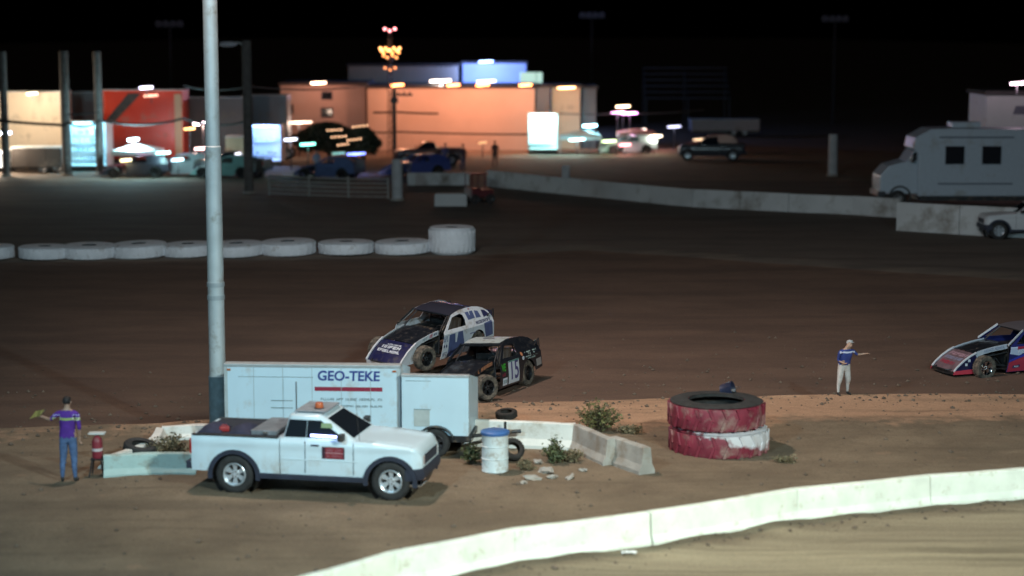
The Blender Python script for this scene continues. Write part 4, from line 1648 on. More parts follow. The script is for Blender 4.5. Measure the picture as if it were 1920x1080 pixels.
    dm.loft([[(0.99 - 0.06 * (k / 4) ** 2 + dx, 0.60 * k / 4, z) for dx, z in ((0, 0.12), (0.015, 0.12), (0.015, 0.225), (0, 0.225))] for k in range(-4, 5)])
    dm.build('air_dam', C['dam'], root)
    # tail
    tl = MB()
    tl.box((-3.60, -0.82, 0.45), (-3.575, 0.82, 1.0))
    tl.build('tail_panel', C['tail'], root)
    dk = MB()
    dk.add([(-2.62, -0.63, 1.42), (-2.62, 0.63, 1.42), (-3.50, 0.72, 1.12), (-3.50, -0.72, 1.12), (-2.62, -0.63, 1.40), (-2.62, 0.63, 1.40), (-3.50, 0.72, 1.10), (-3.50, -0.72, 1.10)], [(0, 1, 2, 3), (7, 6, 5, 4), (0, 4, 5, 1), (2, 6, 7, 3)])
    if detail and C.get('open_rear'):
        dk = MB()
        dk.box((-3.5, -0.78, 0.96), (-2.5, 0.78, 0.985))
    dk.build('rear_deck', C['tail'], root)
    # spoiler
    sp = MB()
    sp.box((-3.62, -0.80, 1.06), (-3.60, 0.80, 1.22))
    sp.build('spoiler', C.get('spoiler', C['tail']), root)
    for s in (1, -1):
        fl = MB()
        for a_, b_ in (((-3.30, 1.10), (-3.64, 1.28)), ((-3.64, 1.28), (-3.66, 1.02)), ((-3.66, 1.02), (-3.30, 1.10))):
            fl.tube([(a_[0], s * 0.82, a_[1]), (b_[0], s * 0.82, b_[1])], 0.018, 6)
        fl.build('spoiler_brace', M_black, root)
    # inside
    it = MB()
    it.box((-3.3, -0.78, 0.20), (-0.8, 0.78, 0.24))
    it.box((-1.05, -0.62, 0.24), (-1.0, 0.62, 0.90))
    it.box((-2.42, -0.7, 0.24), (-2.38, 0.7, 1.0))
    it.box((-2.38, -0.78, 0.80), (-1.05, 0.1, 0.83))
    it.build('cockpit_floor', M_black, root)
    if detail:
        se = MB()
        se.loft([[(-1.60, 0.16, 0.30), (-1.60, 0.60, 0.30), (-1.60, 0.60, 0.46), (-1.60, 0.16, 0.46)], [(-1.98, 0.14, 0.28), (-1.98, 0.62, 0.28), (-1.98, 0.62, 0.48), (-1.98, 0.14, 0.48)],
                 [(-2.16, 0.14, 0.34), (-2.16, 0.62, 0.34), (-2.02, 0.62, 0.60), (-2.02, 0.14, 0.60)], [(-2.26, 0.18, 1.16), (-2.26, 0.58, 1.16), (-2.14, 0.58, 1.18), (-2.14, 0.18, 1.18)]])
        se.build('seat', mat('seat_brown', (0.10, 0.065, 0.05), 0.7), root, bevel=0.02)
        sw = MB()
        sw.lathe([(0.16, -0.012), (0.18, -0.012), (0.18, 0.012), (0.16, 0.012)], 20, 'X', closed=True, M=Matrix.Translation((-1.42, 0.38, 0.86)))
        sw.tube([(-1.05, 0.38, 0.78), (-1.42, 0.38, 0.86)], 0.02, 6)
        sw.box((-1.43, 0.22, 0.85), (-1.41, 0.54, 0.87))
        sw.build('steering_wheel', M_black, root)
    cg = MB()
    for s in (1, -1):
        cg.tube([(-0.98, s * 0.66, 0.25), (-0.98, s * 0.66, 0.93), (-1.50, s * 0.56, 1.35), (-2.30, s * 0.55, 1.42), (-2.36, s * 0.66, 0.9), (-2.38, s * 0.68, 0.22)], 0.022, 6)
        cg.tube([(-2.30, s * 0.55, 1.40), (-3.40, s * 0.5, 0.62), (-3.5, s * 0.5, 0.35)], 0.022, 6)
        cg.tube([(-0.98, s * 0.60, 0.72), (0.05, s * 0.40, 0.55), (0.62, s * 0.34, 0.34)], 0.022, 6)
        cg.tube([(0.80, s * 0.36, 0.24), (0.3, s * 0.40, 0.20), (-0.9, s * 0.52, 0.20), (-3.4, s * 0.5, 0.26)], 0.028, 6)
        cg.tube([(-0.98, s * 0.66, 0.5), (-1.6, s * 0.84, 0.45), (-2.36, s * 0.68, 0.5)], 0.02, 6)
    for x, y, z in ((-1.50, 0.56, 1.35), (-2.30, 0.55, 1.42), (-0.98, 0.66, 0.90), (0.80, 0.36, 0.24), (-3.4, 0.5, 0.26), (0.05, 0.4, 0.55)):
        cg.tube([(x, -y, z), (x, y, z)], 0.022, 6)
    cg.tube([(-2.33, -0.55, 1.35), (-2.37, 0.6, 0.4)], 0.02, 6)
    cg.build('roll_cage', C.get('cage', M_dsteel), root)
    if detail:
        en = MB()
        en.box((-0.80, -0.24, 0.22), (0.0, 0.24, 0.62))
        en.box((-0.72, -0.30, 0.58), (-0.05, -0.10, 0.74))
        en.box((-0.72, 0.10, 0.58), (-0.05, 0.30, 0.74))
        for s in (1, -1):
            for k in range(4):
                en.tube([(-0.12 - 0.17 * k, s * 0.30, 0.60), (-0.16 - 0.17 * k, s * 0.46, 0.52), (-0.5 - 0.1 * k, s * 0.50, 0.34), (-1.1, s * 0.56, 0.26)], 0.026, 6)
        en.build('engine', M_dsteel, root, bevel=0.01)
        rd_ = MB()
        rd_.box((0.30, -0.34, 0.24), (0.36, 0.34, 0.62))
        rd_.build('radiator', M_dsteel, root)
        for s in (1, -1):
            sa = MB()
            sa.tube([(0.12, s * 0.36, 0.24), (0.0, s * 0.74, 0.26), (-0.25, s * 0.40, 0.24)], 0.018, 6)
            sa.tube([(0.10, s * 0.38, 0.50), (0.0, s * 0.72, 0.44), (-0.20, s * 0.40, 0.50)], 0.016, 6)
            sa.tube([(0.02, s * 0.42, 0.66), (0.0, s * 0.66, 0.28)], [0.035, 0.03], 8)
            sa.build('front_suspension', M_steel, root)
        ra = MB()
        ra.tube([(-WB, -0.80, 0.34), (-WB, 0.80, 0.34)], 0.045, 8)
        ra.lathe([(0, -0.14), (0.14, -0.08), (0.16, 0), (0.14, 0.08), (0, 0.14)], 12, 'Y', M=Matrix.Translation((-WB, 0, 0.34)))
        ra.build('rear_axle', M_dsteel, root)
    bu = MB()
    bu.tube([(0.88, -0.42, 0.26), (1.06, -0.36, 0.26), (1.06, 0.36, 0.26), (0.88, 0.42, 0.26)], 0.022, 6)
    bu.build('front_bumper', M_dsteel, root)
    bu = MB()
    bu.tube([(-3.5, -0.62, 0.42), (-3.74, -0.58, 0.42), (-3.74, 0.58, 0.42), (-3.5, 0.62, 0.42)], 0.025, 6)
    bu.tube([(-3.74, -0.5, 0.42), (-3.74, -0.5, 0.62), (-3.74, 0.5, 0.62), (-3.74, 0.5, 0.42)], 0.022, 6)
    bu.build('rear_bumper', M_dsteel, root)
    for s in (1, -1):
        wheel(root, (0, s * 0.84, 0.34), 0.365, 0.27, C['tyre'], C['rim'], s, (0, 0, steer), spokes=5, hub_m=M_steel)
        wheel(root, (-WB, s * 0.74, 0.35), 0.375, 0.30, C['tyre'], C['rim'], s, spokes=5, hub_m=M_steel)
    if deco:
        deco(root, sides, nose, hood, ro)
    return root


def nose_fn(u, v, d):
    """u across (towards the car's right), v up the sloping nose from its middle"""
    t = 0.5 + v / 0.95
    x, z = interp([(0.0, 0.98), (0.16, 0.86), (0.45, 0.62), (0.75, 0.38), (1.0, 0.20)], t), interp([(0.0, 0.20), (0.16, 0.33), (0.45, 0.52), (0.75, 0.66), (1.0, 0.74)], t)
    return Vector((x - 0.06 * (u / 0.6) ** 2 + d * 0.6, u, z + d * 0.8))


M_mudr = M_mudrub
M_navy = mat('navy_paint', (0.012, 0.013, 0.06), 0.35, coat=0.4, var=0.15, dirt=((0.05, 0.042, 0.045), 0.3, 7))
M_carw = mat('race_white', (0.62, 0.62, 0.66), 0.35, coat=0.3, var=0.05, dirt=((0.30, 0.24, 0.19), 0.28, 2.5))
M_bluev = mat('vinyl_blue', (0.085, 0.105, 0.22), 0.4, var=0.15, vscale=5)
M_navyv = mat('vinyl_navy', (0.03, 0.03, 0.09), 0.4)
M_whitev = mat('vinyl_white', (0.66, 0.67, 0.72), 0.4)
M_redv = mat('vinyl_red', (0.35, 0.03, 0.06), 0.4)
M_greenv = mat('vinyl_green', (0.05, 0.42, 0.04), 0.4)
M_orangev = mat('vinyl_orange', (0.50, 0.20, 0.10), 0.5)
M_carb = mat('race_black', (0.014, 0.016, 0.022), 0.3, coat=0.4, var=0.2, dirt=((0.05, 0.04, 0.033), 0.3, 6))
M_wrim = mat('rim_black', (0.02, 0.02, 0.022), 0.35, 0.3)
ZC = [0.3, 0.45, 0.6, 0.75, 0.9, 1.0, 1.1, 1.2, 1.3, 1.4]


def poly_sticker(name, pts, m, parent, fn, off=0.0135, thick=0.003):
    return panel(name, pts, [], fn, thick, m, parent, cuts_z=ZC, off=off)


def decal(parent, fn, u, v, width, h_, n, seed, m, off=0.0135, rot=0.0, name='lettering', flip=1, slant=0.15):
    c, s = math.cos(rot), math.sin(rot)
    return small_print(name, width, h_, n, seed, m, parent, lambda a, b, d: fn(u + flip * (a * c - b * s), v + a * s + b * c, d), off=off, slant=slant)


def deco_white(root, sides, nose, hood, ro):
    for k, (sd, fn) in enumerate(sides):
        fl = -1
        # big door number in blue, cut by a white slit; blue blocks on the tail and sail panel as on the photographed car
        poly_sticker('door_number', [(-1.16, 0.86), (-1.10, 0.18), (-1.60, 0.19), (-1.98, 0.46), (-1.86, 0.88), (-1.62, 0.88), (-1.56, 0.58), (-1.48, 0.58), (-1.46, 0.87)], M_bluev, sd, fn)
        poly_sticker('quarter_block', [(-3.02, 0.92), (-3.46, 0.96), (-3.55, 0.50), (-3.16, 0.46)], M_bluev, sd, fn)
        poly_sticker('sail_block', [(-2.22, 1.36), (-2.62, 1.36), (-2.66, 1.14), (-2.30, 1.13)], M_bluev, sd, fn)
        poly_sticker('sail_block', [(-2.72, 1.35), (-2.90, 1.31), (-2.98, 1.12), (-2.72, 1.13)], M_bluev, sd, fn)
        poly_sticker('sail_gap', [(-2.40, 1.365), (-2.44, 1.365), (-2.44, 1.26), (-2.42, 1.26)], M_whitev, sd, fn, off=0.0175)
        poly_sticker('tail_patch', [(-3.08, 1.32), (-3.26, 1.28), (-3.44, 1.14), (-3.12, 1.09)], M_navyv, sd, fn)
        decal(sd, fn, -0.97, 0.80, 0.24, 0.10, 4, 31, M_bluev, flip=fl)
        decal(sd, fn, -0.97, 0.70, 0.24, 0.06, 5, 32, M_bluev, flip=fl)
        for u in (-0.90, -1.02):
            poly_sticker('round_sticker', [(u + 0.035 * math.cos(a), 0.54 + 0.05 * math.sin(a)) for a in [2 * math.pi * i / 10 for i in range(10)]], M_navyv, sd, fn)
        decal(sd, fn, -0.95, 0.30, 0.22, 0.12, 3, 33, mat('vinyl_smudge', (0.2, 0.19, 0.25), 0.6), flip=fl)
        decal(sd, fn, -3.02, 1.00, 0.80, 0.085, 11, 34, M_navyv, flip=fl, rot=0.02)
        decal(sd, fn, -2.42, 0.72, 0.3, 0.04, 7, 35, M_bluev, flip=fl)
        decal(sd, fn, -2.45, 1.43, 0.12, 0.04, 3, 36, M_redv, flip=fl)
    f = lambda u, v, d: nose_fn(u, v, d)
    decal(nose, f, 0.0, 0.24, 0.5, 0.06, 7, 41, M_whitev, off=0.006, name='nose_lettering', slant=0.0)
    decal(nose, f, -0.05, 0.11, 0.68, 0.13, 5, 42, M_whitev, off=0.006, name='nose_lettering', slant=0.0)
    decal(nose, f, -0.05, -0.06, 0.82, 0.10, 9, 43, M_whitev, off=0.006, name='nose_lettering', slant=0.0)
    hs = [c for c in root.children if c.name.startswith('bonnet_side')]
    for s, o in zip((1, -1), hs):
        fn = lambda u, v, d, s=s: Vector((u, s * (interp([(-0.95, 0.632), (-0.55, 0.612), (-0.15, 0.592)], u) + d), interp([(-0.95, 0.995), (-0.55, 0.945), (-0.15, 0.87)], u) - 0.075 + v))
        decal(o, fn, -0.28, 0, 0.20, 0.07, 4, 51, M_grey, off=0.013, flip=-1)
        decal(o, fn, -0.56, 0, 0.20, 0.10, 3, 52, M_redv, off=0.013, flip=-1)
        decal(o, fn, -0.80, 0, 0.16, 0.07, 3, 53, M_navyv, off=0.013, flip=-1)


white_c = dict(side=M_carw, nose=M_navy, hood=M_carb, roof=mat('roof_dark', (0.03, 0.03, 0.045), 0.35, coat=0.3), strip=M_carw, nside=M_carw, edge=M_carw, pillar=M_black, dam=M_carw, tail=M_navy, tyre=M_mudr, rim=M_wrim)
modified('white and navy race car riding up over the black one', (-2.985, 51.13, 0.20), (R(-4.4), R(1.9), R(237.0)), white_c, steer=R(-12), deco=deco_white)


def deco_black(root, sides, nose, hood, ro):
    for k, (sd, fn) in enumerate(sides):
        s = -1 if k == 0 else 1
        f2 = lambda a, b, d, fn=fn, s=s: fn(-1.72 + s * a, 0.58 + b, d)
        pl = poly_sticker('number_panel', [(-1.36, 0.22), (-1.36, 0.90), (-2.05, 0.90), (-2.05, 0.22)], M_whitev, sd, fn)
        lettering('door_number', '15', 0.80, mat('number_violet', (0.09, 0.07, 0.22), 0.4), pl, f2, off=0.017, sx=0.78, bold=0.012, cuts_z=(-0.2, 0, 0.2))
        poly_sticker('number_edge', [(-1.36, 0.86), (-1.36, 0.90), (-2.05, 0.90), (-2.05, 0.86)], mat('vinyl_teal', (0.10, 0.25, 0.22), 0.4), pl, fn, off=0.018)
        lettering('green_lettering', 'VE', 0.30, M_greenv, sd, lambda a, b, d, fn=fn, s=s: fn(-1.06 + s * a, 0.74 + b, d), off=0.0135, sx=0.75, bold=0.01)
        decal(sd, fn, -1.08, 0.54, 0.24, 0.08, 4, 61, M_redv, flip=s)
        poly_sticker('white_sticker', [(-0.98, 0.22), (-0.98, 0.44), (-1.26, 0.44), (-1.26, 0.22)], M_whitev, sd, fn)
        decal(sd, fn, -1.12, 0.33, 0.22, 0.10, 4, 62, M_grey, off=0.017, flip=s)
        for u, v in ((-2.32, 0.98), (-2.36, 0.85)):
            poly_sticker('round_sticker', [(u + 0.07 * math.cos(a), v + 0.06 * math.sin(a)) for a in [2 * math.pi * i / 12 for i in range(12)]], M_orangev if v > 0.9 else M_whitev, sd, fn)
        decal(sd, fn, -2.92, 0.93, 0.80, 0.16, 6, 63, mat('vinyl_sage', (0.36, 0.45, 0.42), 0.4), flip=s)
        decal(sd, fn, -2.92, 0.80 + 0.0, 0.5, 0.05, 7, 65, MATS['vinyl_sage'], flip=s)
        poly_sticker('tail_sticker', [(-3.24, 0.48), (-3.22, 0.70), (-3.54, 0.72), (-3.56, 0.50)], mat('vinyl_tan', (0.35, 0.30, 0.28), 0.5), sd, fn)
    poly = [(0.50 * math.cos(a), 0.42 * math.sin(a)) for a in [2 * math.pi * i / 4 + math.pi / 4 for i in range(4)]]
    rp = MB()
    rp.loft([[(-1.50, -0.6, 1.424), (-1.50, 0.6, 1.424), (-1.50, 0.6, 1.430), (-1.50, -0.6, 1.430)], [(-1.9, -0.6, 1.487), (-1.9, 0.6, 1.487), (-1.9, 0.6, 1.492), (-1.9, -0.6, 1.492)], [(-2.3, -0.6, 1.50), (-2.3, 0.6, 1.50), (-2.3, 0.6, 1.505), (-2.3, -0.6, 1.505)]])
    o = rp.build('roof_panel', mat('roof_pale', (0.36, 0.40, 0.40), 0.45, dirt=((0.15, 0.12, 0.1), 0.3, 5)), root)
    small_print('roof_lettering', 0.4, 0.16, 4, 71, M_navyv, o, lambda a, b, d: Vector((-2.02 + b, a, 1.5 + d + 0.004)))
    hs = [c for c in root.children if c.name.startswith('bonnet_side')]
    for s, o in zip((1, -1), hs):
        fn = lambda u, v, d, s=s: Vector((u, s * (interp([(-0.95, 0.632), (-0.55, 0.612), (-0.15, 0.592)], u) + d), interp([(-0.95, 0.995), (-0.55, 0.945), (-0.15, 0.87)], u) - 0.075 + v))
        decal(o, fn, -0.45, 0, 0.85, 0.10, 9, 75, M_orangev, off=0.013, flip=-1 if s > 0 else 1)
    decal(nose, nose_fn, 0.0, 0.05, 0.8, 0.14, 6, 76, M_orangev, off=0.006, name='nose_lettering')


black_c = dict(side=M_carb, nose=M_carb, hood=M_carb, roof=M_carb, strip=M_carb, nside=M_carb, edge=M_carb, pillar=M_carb, dam=M_carb, tail=M_carb, tyre=M_mudr, rim=M_wrim, open_rear=True)
modified('black race car number 15 under the white one', (-1.33, 49.45, -0.42), (R(4.5), R(-0.3), R(243.3)), black_c, steer=R(-25), deco=deco_black)


def deco_red(root, sides, nose, hood, ro):
    for k, (sd, fn) in enumerate(sides):
        s = -1 if k == 0 else 1
        poly_sticker('red_swoosh', [(-0.80, 0.16), (-0.84, 0.45), (-1.5, 0.66), (-2.6, 0.98), (-2.2, 0.5), (-2.2, 0.18)], mat('race_red', (0.45, 0.04, 0.07), 0.35), sd, fn)
        poly_sticker('violet_edge', [(-0.84, 0.46), (-0.85, 0.53), (-1.5, 0.74), (-2.3, 0.98), (-2.5, 0.98), (-1.5, 0.67)], mat('race_blue', (0.04, 0.05, 0.38), 0.35), sd, fn)
        poly_sticker('pale_flash', [(-0.87, 0.72), (-0.90, 0.93), (-1.35, 0.93), (-1.65, 0.86), (-1.2, 0.66)], mat('pale_flash', (0.50, 0.56, 0.72), 0.4), sd, fn)
        poly_sticker('red_flash', [(-1.12, 0.85), (-1.16, 0.935), (-1.5, 0.935), (-1.36, 0.86)], M_redv, sd, fn, off=0.018)
        t = poly_sticker('dark_tag', [(-0.98, 0.26), (-0.98, 0.35), (-1.24, 0.38), (-1.24, 0.29)], M_navyv, sd, fn, off=0.0175)
        decal(t, fn, -1.11, 0.32, 0.16, 0.05, 4, 81, M_whitev, off=0.021, flip=s)
        decal(sd, fn, -1.4, 0.78, 0.5, 0.10, 5, 82, M_whitev, off=0.0175, flip=s)
    hs = [c for c in root.children if c.name.startswith('bonnet_side')]
    for s, o in zip((1, -1), hs):
        fn = lambda u, v, d, s=s: Vector((u, s * (interp([(-0.95, 0.632), (-0.55, 0.612), (-0.15, 0.592)], u) + d), interp([(-0.95, 0.995), (-0.55, 0.945), (-0.15, 0.87)], u) - 0.075 + v))
        decal(o, fn, -0.5, 0, 0.75, 0.09, 10, 84, mat('strip_print', (0.25, 0.28, 0.38), 0.5), off=0.013, flip=-1 if s > 0 else 1)
    decal(nose, nose_fn, 0.0, 0.22, 0.9, 0.16, 5, 85, mat('nose_rose', (0.42, 0.25, 0.30), 0.5), off=0.006, name='nose_lettering')
    decal(nose, nose_fn, 0.0, 0.0, 0.9, 0.13, 6, 86, mat('nose_grey', (0.25, 0.24, 0.34), 0.5), off=0.006, name='nose_lettering')
    decal(nose, nose_fn, 0.0, -0.2, 0.9, 0.12, 6, 87, M_redv, off=0.006, name='nose_lettering')
    for s in (1, -1):
        fn = lambda u, v, d, s=s: Vector((u, s * (0.602 + d + 0.06 * max(0, 0.45 - v)), v))
        sd = [c for c in root.children if c.name.startswith('nose_side')][0 if s > 0 else 1]
        for u, v in ((0.36, 0.50), (0.46, 0.38)):
            panel('square_sticker', [(u, v), (u + 0.09, v), (u + 0.09, v + 0.08), (u, v + 0.08)], [], fn, 0.003, M_whitev, sd, off=0.0155)


red_c = dict(side=mat('race_dark_blue', (0.02, 0.025, 0.13), 0.35), nose=mat('nose_maroon', (0.16, 0.10, 0.115), 0.4, var=0.3, vscale=5), hood=M_carb, roof=mat('roof_grey', (0.10, 0.09, 0.10), 0.5), strip=mat('strip_white', (0.5, 0.52, 0.58), 0.45), nside=M_navy, edge=M_whitev, pillar=M_whitev,
             dam=M_black, skirt=mat('skirt_red', (0.55, 0.05, 0.08), 0.4), tail=M_navy, tyre=M_mudr, rim=M_chrome)
modified('red and blue race car cut off by the right picture edge', (12.84, 53.2, -0.43), (0, 0, R(200.2)), red_c, steer=R(6), deco=deco_red)


# ------------------------------------------------------------------ far wall of the track
def far_wall(name, label, pts, h, th, m, panel_len=3.0, coping=False):
    """a concrete wall of cast panels along ground points"""
    root = thing(name, label, 'wall', (pts[0].x, pts[0].y, 0))
    acc = []
    for a, b in zip(pts, pts[1:]):
        d = (b - a).xy
        n = max(1, round(d.length / panel_len))
        for i in range(n):
            acc.append((a.xy.lerp(b.xy, i / n), a.xy.lerp(b.xy, (i + 1) / n)))
    o0 = Vector((pts[0].x, pts[0].y))
    for i, (a, b) in enumerate(acc):
        d = (b - a).normalized()
        n = Vector((-d.y, d.x))
        dz = rnd.uniform(-0.02, 0.02)
        e = rnd.uniform(-0.012, 0.012)
        mb = MB()
        p = [a + d * 0.01 + n * (e - th / 2) - o0, b - d * 0.01 + n * (e - th / 2) - o0, b - d * 0.01 + n * (e + th / 2) - o0, a + d * 0.01 + n * (e + th / 2) - o0]
        mb.add([(q.x, q.y, z) for z in (-0.3, h + dz) for q in p], [(0, 1, 2, 3), (4, 5, 6, 7), (0, 1, 5, 4), (1, 2, 6, 5), (2, 3, 7, 6), (3, 0, 4, 7)])
        mb.build('wall_panel', m, root, bevel=0.015)
    return root


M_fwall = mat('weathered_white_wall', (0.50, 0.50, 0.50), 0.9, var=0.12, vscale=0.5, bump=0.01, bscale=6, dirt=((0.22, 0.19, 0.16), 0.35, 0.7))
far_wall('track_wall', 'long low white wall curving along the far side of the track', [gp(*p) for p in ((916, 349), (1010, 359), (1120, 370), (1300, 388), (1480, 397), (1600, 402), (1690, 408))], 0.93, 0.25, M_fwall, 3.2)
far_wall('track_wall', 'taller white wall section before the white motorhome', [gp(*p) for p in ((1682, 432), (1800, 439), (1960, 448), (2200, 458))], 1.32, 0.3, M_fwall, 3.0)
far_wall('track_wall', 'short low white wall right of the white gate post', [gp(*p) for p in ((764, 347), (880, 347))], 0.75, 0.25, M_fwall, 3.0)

# posts
M_post = mat('post_grey', (0.42, 0.42, 0.43), 0.8, var=0.15, vscale=2)
M_wood = mat('grey_pole_wood', (0.11, 0.10, 0.095), 0.9, var=0.3, vscale=3, bump=0.01)


def post(label, px, base, top, r, m, name='post', cap=True, group=None):
    q = gp(px, base)
    h = ad(px, top, q.y).z
    root = thing(name, label, 'post', q, group=group)
    mb = MB()
    mb.lathe([(0, -0.2), (r, -0.2), (r * 0.96, h), (r * 0.6, h + 0.03), (0, h + 0.04)], 16)
    mb.build('shaft', m, root, smooth=True)
    mb = MB()
    mb.lathe([(r * 1.0, 0.02), (r * 1.3, 0.02), (r * 1.3, 0.1), (r, 0.14)], 16)
    mb.build('collar', M_gconc, root, smooth=True)
    return root, h


post('stout white gate post at the end of the pipe gate', 745, 376, 299, 0.30, M_post)
post('grey post standing on the far side of the track wall', 1061, 362, 311, 0.24, M_post)
post('dim grey post in the dark field left of the motorhome', 1561, 330, 252, 0.30, M_post)
post('grey pole at the left picture edge before the beige hauler', 12, 330, 97, 0.24, M_wood, 'utility_pole')
post('grey pole right of the beige hauler', 126, 328, 96, 0.30, M_wood, 'utility_pole')
post('grey pole before the left end of the red hauler', 188, 326, 97, 0.26, M_wood, 'utility_pole')
up, uh = post('grey lamp pole right of the light mast with a dead lamp head', 467, 363, 76, 0.27, M_wood, 'lamp_pole')
mb = MB()
mb.tube([(0, 0, uh - 0.3), (-0.5, 0, uh - 0.1), (-0.75, 0, uh - 0.15)], 0.05, 6)
mb.build('arm', M_galv, up)
mb = MB()
mb.loft([[(x, w_ * math.cos(a), uh - 0.2 + t * math.sin(a)) for a in [2 * math.pi * k / 12 for k in range(12)]] for x, w_, t in ((-0.55, 0.08, 0.08), (-0.8, 0.24, 0.16), (-1.3, 0.26, 0.15), (-1.5, 0.12, 0.08))])
mb.build('lamp_head', mat('lamp_head_grey', (0.5, 0.5, 0.55), 0.5), up, smooth=True)

# pipe gate
ga, gb = gp(505, 366), gp(728, 373)
root = thing('pipe_gate', 'grey pipe gate of level rails between pole and white post', 'gate', ga)
dv = gb - ga
for k, z in enumerate((0.12, 0.36, 0.60, 0.84, 1.08)):
    mb = MB()
    mb.tube([(0, 0, z), tuple(dv * 0.25 + Vector((0, 0, z - 0.03))), tuple(dv * 0.5 + Vector((0, 0, z - 0.04))), tuple(dv * 0.75 + Vector((0, 0, z - 0.03))), tuple(dv + Vector((0, 0, z)))], 0.05, 6)
    mb.build('rail', mat('gate_pipe', (0.30, 0.29, 0.27), 0.6, 0.2, var=0.2), root)
for t in (0, 0.34, 0.67, 1):
    mb = MB()
    p = dv * t
    mb.tube([(p.x, p.y + 0.06, -0.1), (p.x, p.y + 0.06, 1.16)], 0.06, 6)
    mb.build('upright', MATS['gate_pipe'], root)
q = gp(845, 387)
mb = MB()
mb.prism([(-0.85, 0), (0.85, 0), (0.85, 0.6), (0.75, 0.66), (-0.75, 0.66), (-0.85, 0.6)], 0, 0.7)
o = mb.build('concrete_block', M_fwall, bevel=0.03, loc=q)
tag(o, 'white concrete block on the ground below the short wall', 'block')

# ------------------------------------------------------------------ pit: haulers, buildings, lamps
M_wheelb = M_rubber


def hauler(label, px0, px1, ytop, ybase, Y, m, depth=2.6, name='hauler', trim=None, wheels=True, floor=0.55, ribs=6, cat='trailer'):
    """a race hauler or box trailer seen from its side: body, roof rail, skirt, ribs, wheels"""
    a, b = ad(px0, ybase, Y), ad(px1, ybase, Y)
    h = ad(px0, ytop, Y).z
    z0 = 0.0
    L = b.x - a.x
    root = thing(name, label, cat, (a.x, Y, z0))
    mb = MB()
    mb.box((0, 0, floor), (L, depth, h - 0.06))
    mb.build('body', m, root, bevel=0.05)
    mb = MB()
    mb.box((-0.03, -0.03, h - 0.07), (L + 0.03, depth + 0.03, h))
    mb.build('roof_rail', trim or M_galv, root, bevel=0.02)
    for i in range(1, ribs):
        mb = MB()
        x = L * i / ribs
        mb.box((x - 0.02, -0.012, floor + 0.05), (x + 0.02, 0.0, h - 0.1))
        mb.build('rib', m, root)
    mb = MB()
    mb.box((0.1, 0.1, floor - 0.22), (L - 0.1, depth - 0.1, floor))
    mb.build('chassis', M_black, root)
    if wheels:
        for x in (L * 0.62, L * 0.62 + 0.95):
            for y, s in ((0.16, -1), (depth - 0.16, 1)):
                wheel(root, (x, y, 0.4), 0.4, 0.24, M_rubber, M_steel, s)
    return root, L, h


def hm(name, c, r=0.5):
    return mat(name, c, r, var=0.05, vscale=0.8, dirt=((0.2, 0.17, 0.14), 0.2, 0.8))


def point(loc, e, c, r=0.1, parent=None):
    return lamp('POINT', 'pit_light', loc, e, c, None, r)


def streak_lamp(label, px, py, Y, wpx, col, strength, power=0, drop=None, standoff=0.0, name='pit_lamp', stand=True, lcol=None):
    """an LED bar lamp: housing, glowing tube, bracket down to whatever carries it, and its light"""
    q = ad(px, py, Y)
    root = thing(name, label, 'lamp', q)
    L = wpx / (3600 / Y) / 2
    mb = MB()
    mb.tube([(-L, 0, -0.01), (L, 0, 0.05)], 0.075, 8)  # tube drawn out long to imitate the lamp's streak of light
    mb.build('tube', glow('led_%d_%d' % (px, py), col, strength), root)
    mb = MB()
    mb.box((-L - 0.05, 0.06, 0.0), (L + 0.05, 0.16, 0.10))
    if drop:
        mb.box((-0.03, 0.10, -drop), (0.03, 0.16, 0.05))
    mb.build('bracket', M_dsteel, root)
    if power:
        lamp('POINT', 'pit_light', (q.x, q.y - 0.35 - standoff, q.z - 0.15), power, lcol or col, root, 0.2)
    return root


# beige hauler and the dark box in front of it
hauler('beige hauler at the left picture edge', -60, 122, 171, 325, 129, hm('hauler_beige', (0.62, 0.52, 0.40)), ribs=5)
hauler('low dark trailer parked before the beige hauler', 22, 116, 276, 326, 124.5, hm('hauler_dark', (0.07, 0.06, 0.055)), depth=2.0, floor=0.4, name='utility_trailer', ribs=3)
hauler('grey hauler between the beige and the red one', 134, 196, 172, 325, 133, hm('hauler_grey', (0.16, 0.19, 0.20)))
r_, L_, h_ = hauler('bright red hauler with a slanting dark stripe', 197, 345, 168, 322, 130, hm('hauler_red', (0.52, 0.034, 0.010), 0.35), ribs=8)
panel('dark_stripe', [(0.2, h_ - 2.0), (0.7, h_ - 2.2), (2.6, h_ - 0.25), (1.7, h_ - 0.25)], [], lambda u, v, d: Vector((u, -0.016 - d, v)), 0.004, M_black, r_)
panel('tan_end', [(L_ - 0.55, 0.7), (L_ - 0.05, 0.7), (L_ - 0.05, h_ - 0.3), (L_ - 0.55, h_ - 0.3)], [], lambda u, v, d: Vector((u, -0.016 - d, v)), 0.004, hm('tan_panel', (0.40, 0.30, 0.20)), r_)
hauler('dark grey hauler half hidden by the light mast', 350, 466, 182, 322, 134, hm('hauler_char', (0.09, 0.085, 0.09)))
hauler('slate hauler above the blue lit doorway', 468, 540, 178, 318, 138, hm('hauler_slate', (0.17, 0.20, 0.24)))
hauler('small tan trailer between the mast and the blue doorway', 424, 463, 256, 324, 126, hm('trailer_tan', (0.50, 0.40, 0.26)), depth=1.6, name='utility_trailer', ribs=2, floor=0.5)


